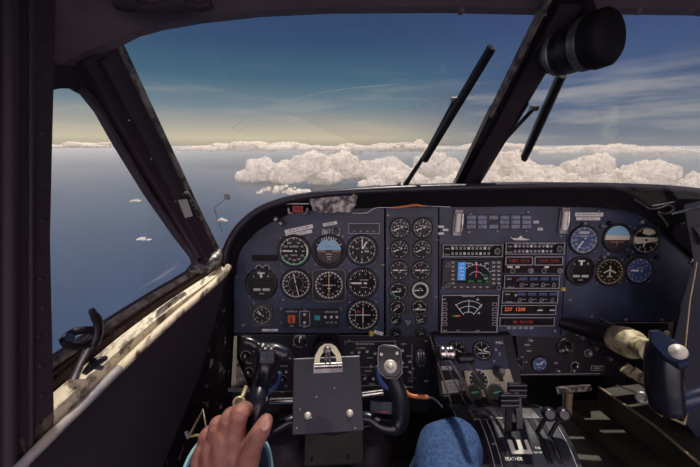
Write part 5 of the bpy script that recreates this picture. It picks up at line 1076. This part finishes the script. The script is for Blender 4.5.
def cloud(px, py, wpx, hpx, D, seed, label, st_=1.0):
    """a cumulus heap: many lobes melted together, then roughened"""
    rnd = random.Random(seed); c = P(px, py, D); kx = D / FPX; W_, H_ = wpx * kx, hpx * kx
    bm = bmesh.new()
    wpx *= 1.05; W_ *= 1.05; n = int(18 + wpx / 2)
    for i in range(n):
        t = rnd.uniform(-1, 1); env = (1 - abs(t) ** 2.2); hh = H_ * env * rnd.uniform(.25, 1)
        r_ = H_ * rnd.uniform(.16, .36) * (1 + .15 * (st_ - 1)) * (.55 + .45 * env)
        x = t * W_ / 2; y = rnd.uniform(-.5, .5) * W_ * .35; z = -H_ / 2 + max(r_ * .4, hh - r_)
        m_ = Matrix.Translation((x, y, z)) @ Matrix.Diagonal((rnd.uniform(1, 1.5) * st_, rnd.uniform(1, 1.4), rnd.uniform(.75, 1), 1))
        bmesh.ops.create_icosphere(bm, subdivisions=3, radius=r_, matrix=m_)
    m_ = bpy.data.meshes.new('cumulus_cloud'); bm.to_mesh(m_); bm.free()
    o = bpy.data.objects.new('cumulus_cloud', m_); COL.objects.link(o)
    rm = o.modifiers.new('r', 'REMESH'); rm.mode = 'VOXEL'; rm.voxel_size = max(H_ / 40, W_ / 130)
    for k_, (s1, st) in enumerate(((.40, .26), (.18, .10), (.08, .025))):
        tx = bpy.data.textures.new('cl%d' % k_, 'CLOUDS'); tx.noise_scale = H_ * s1; tx.noise_depth = 3
        dm = o.modifiers.new('d', 'DISPLACE'); dm.texture = tx; dm.strength = H_ * st; dm.mid_level = .5; dm.texture_coords = 'LOCAL'
    bpy.context.view_layer.update()
    m2 = bpy.data.meshes.new_from_object(o.evaluated_get(bpy.context.evaluated_depsgraph_get()))
    bpy.data.objects.remove(o); m2.materials.clear(); m2.materials.append(cloudm)
    for p in m2.polygons: p.use_smooth = True
    o = bpy.data.objects.new('cumulus_cloud', m2); COL.objects.link(o); o.location = c
    tag(o, label, 'cloud', 'cumulus clouds below the horizon'); return o
CL = [
 (268, 166, 56, 24, 2600, 'pale rounded cumulus cloud, leftmost of the main bank'),
 (306, 164, 60, 32, 2300, 'tall white cumulus heap just above the scuffed metal plate'),
 (346, 163, 58, 26, 2500, 'white cumulus heap right of the tallest left one'),
 (283, 188, 52, 9, 1700, 'small flat white cloud low over the sea, left of the glareshield plate'),
 (385, 166, 56, 22, 2500, 'white cumulus above the middle of the glareshield, left of the long wiper'),
 (435, 166, 64, 32, 2100, 'bright cumulus between the long wiper and the centre post'),
 (398, 176, 70, 20, 1900, 'low cumulus resting behind the glareshield left of the long wiper'),
 (503, 166, 58, 36, 2000, 'cumulus immediately right of the foot of the centre post'),
 (536, 172, 56, 32, 1800, 'grey-based cumulus below the short wiper'),
 (588, 168, 60, 36, 2100, 'tallest cumulus heap over the right half of the glareshield'),
 (622, 177, 48, 22, 1750, 'low cumulus between the two tall heaps on the right'),
 (650, 174, 44, 34, 1900, 'cumulus heap above the right gauges'),
 (698, 181, 36, 22, 1900, 'cumulus cut by the right edge of the photograph'),
 (560, 180, 70, 18, 1500, 'long low cumulus just above the glareshield right of the centre post'),
 (462, 180, 70, 18, 1600, 'low cumulus at the foot of the centre post'),
]
for i, (px, py, wp, hp, D, lb) in enumerate(CL): cloud(px, py, wp, hp, D * (1.5 if px < 450 and py < 170 else 1.0), 11 + i, lb)
FAR = [
 (262, 145, 150, 9, 'long thin cloud layer on the horizon above the left end of the glareshield'), (395, 146, 110, 8, 'thin cloud layer on the horizon left of the long wiper'),
 (500, 146, 90, 9, 'thin cloud layer on the horizon behind the centre post'), (620, 148, 170, 10, 'long grey cloud layer on the horizon above the tall right heaps'), (96, 144, 120, 6, 'pale cloud streak on the horizon in the side window'),
 (346, 147, 30, 12, 'small rounded cloud standing on the horizon above the glareshield plate'), (420, 143, 16, 10, 'tiny round cloud on the horizon beside the long wiper')]
for i, (px, py, wp, hp, lb) in enumerate(FAR): cloud(px, py, wp, hp, 7000, 90 + i, lb, 3.0 if wp > 50 else 1.0)
SM = [(137, 200, 12, 3, 'thin cloud wisp over the sea seen through the side window, upper'), (143, 238, 14, 4, 'small cloud wisp over the sea seen through the side window, lower'), (222, 219, 8, 4, 'tiny white cloud over the sea right of the left pillar')]
for i, (px, py, wp, hp, lb) in enumerate(SM): cloud(px, py, wp, hp, 900, 60 + i, lb)
# ------------------------------------------------------------------ world
wd = bpy.data.worlds.new('world'); sc.world = wd; wd.use_nodes = True; nt = wd.node_tree; N = nt.nodes; L = nt.links
bg = N['Background']
tc = N.new('ShaderNodeTexCoord'); sp = N.new('ShaderNodeSeparateXYZ'); nrm = N.new('ShaderNodeVectorMath'); nrm.operation = 'NORMALIZE'
L.new(tc.outputs['Generated'], nrm.inputs[0]); L.new(nrm.outputs[0], sp.inputs[0])
def ramp(stops):
    r = N.new('ShaderNodeValToRGB'); cr = r.color_ramp
    while len(cr.elements) > 1: cr.elements.remove(cr.elements[0])
    cr.elements[0].position = stops[0][0]; cr.elements[0].color = (*stops[0][1], 1)
    for p, c in stops[1:]: e = cr.elements.new(p); e.color = (*c, 1)
    return r
def mth(op, a, b=None, c=None):
    n = N.new('ShaderNodeMath'); n.operation = op
    for i, v in enumerate((a, b, c)):
        if v is None: continue
        if isinstance(v, (int, float)): n.inputs[i].default_value = v
        else: L.new(v, n.inputs[i])
    return n.outputs[0]
warm = ramp([(0, S(176, 166, 148)), (.02, S(206, 193, 168)), (.055, S(172, 168, 158)), (.10, S(120, 137, 147)), (.17, S(74, 106, 128)), (.25, S(58, 82, 114)), (.36, S(48, 64, 100)), (.6, S(46, 62, 104)), (1, S(40, 54, 96))])
cool = ramp([(0, S(150, 150, 156)), (.03, S(128, 134, 146)), (.08, S(100, 114, 138)), (.16, S(76, 96, 132)), (.27, S(62, 78, 120)), (.4, S(52, 66, 108)), (1, S(40, 54, 96))])
L.new(sp.outputs['Z'], warm.inputs[0]); L.new(sp.outputs['Z'], cool.inputs[0])
azf = N.new('ShaderNodeMapRange'); azf.inputs['From Min'].default_value = .02; azf.inputs['From Max'].default_value = .5; azf.interpolation_type = 'SMOOTHSTEP'
L.new(sp.outputs['X'], azf.inputs[0])
mx = N.new('ShaderNodeMix'); mx.data_type = 'RGBA'; L.new(azf.outputs[0], mx.inputs[0]); L.new(warm.outputs[0], mx.inputs[6]); L.new(cool.outputs[0], mx.inputs[7])
# high thin streaks
mp = N.new('ShaderNodeMapping'); mp.inputs['Scale'].default_value = (1, 1, 9); L.new(nrm.outputs[0], mp.inputs[0])
nz = N.new('ShaderNodeTexNoise'); nz.inputs['Scale'].default_value = 3.1; nz.inputs['Detail'].default_value = 9; nz.inputs['Roughness'].default_value = .55; L.new(mp.outputs[0], nz.inputs['Vector'])
st = ramp([(.50, (0, 0, 0)), (.68, (1, 1, 1))]); L.new(nz.outputs[0], st.inputs[0])
band_ = ramp([(0, (.6, .6, .6)), (.02, (1, 1, 1)), (.1, (.9, .9, .9)), (.17, (.25, .25, .25)), (.22, (0, 0, 0))]); L.new(sp.outputs['Z'], band_.inputs[0])
f = mth('MULTIPLY', st.outputs[0], band_.outputs[0]); f = mth('MULTIPLY', f, mth('MULTIPLY_ADD', azf.outputs[0], .7, .18))
scol = N.new('ShaderNodeMix'); scol.data_type = 'RGBA'; L.new(azf.outputs[0], scol.inputs[0]); scol.inputs[6].default_value = (*S(222, 208, 184), 1); scol.inputs[7].default_value = (*S(172, 168, 168), 1)
m2 = N.new('ShaderNodeMix'); m2.data_type = 'RGBA'; L.new(f, m2.inputs[0]); L.new(mx.outputs[2], m2.inputs[6]); L.new(scol.outputs[2], m2.inputs[7])
rc = N.new('ShaderNodeMapRange'); rc.inputs['From Min'].default_value = .1; rc.inputs['From Max'].default_value = -.5; L.new(sp.outputs['Y'], rc.inputs[0])
m3 = N.new('ShaderNodeMix'); m3.data_type = 'RGBA'; L.new(rc.outputs[0], m3.inputs[0]); L.new(m2.outputs[2], m3.inputs[6]); m3.inputs[7].default_value = (.76, .64, .68, 1)
L.new(m3.outputs[2], bg.inputs[0])
# added cockpit fill: sky behind the aircraft tinted pinkish and brightened to light the interior
rear_fill = N.new('ShaderNodeMapRange'); rear_fill.inputs['From Min'].default_value = .1; rear_fill.inputs['From Max'].default_value = -.6; rear_fill.inputs['To Min'].default_value = 1.0; rear_fill.inputs['To Max'].default_value = 2.5
L.new(sp.outputs['Y'], rear_fill.inputs[0]); L.new(rear_fill.outputs[0], bg.inputs[1])
# ------------------------------------------------------------------ sun
su = bpy.data.lights.new('sun', 'SUN'); su.energy = 4.0; su.angle = math.radians(.6); su.color = (1, .93, .82)
so = bpy.data.objects.new('sun', su); COL.objects.link(so)
el, az = math.radians(66), math.radians(16)      # high, ahead and a little to the right
sd = Vector((math.sin(az) * math.cos(el), math.cos(az) * math.cos(el), math.sin(el)))
so.rotation_euler = sd.to_track_quat('Z', 'Y').to_euler()
# ------------------------------------------------------------------ camera
cd = bpy.data.cameras.new('camera'); co = bpy.data.objects.new('camera', cd); COL.objects.link(co); sc.camera = co
cd.sensor_fit = 'HORIZONTAL'; cd.sensor_width = 36; cd.lens = FPX / 700 * 36; cd.clip_start = .02; cd.clip_end = 200000
co.location = CAM; co.rotation_euler = (PI / 2 - PITCH, 0, 0)
sc.view_settings.view_transform = 'Standard'; sc.view_settings.look = 'None'; sc.view_settings.exposure = 0; sc.view_settings.gamma = 1; sc.view_settings.use_curve_mapping = False
sc.cycles.max_bounces = 8; sc.cycles.transparent_max_bounces = 24; sc.cycles.use_denoising = True; sc.cycles.sample_clamp_indirect = 6
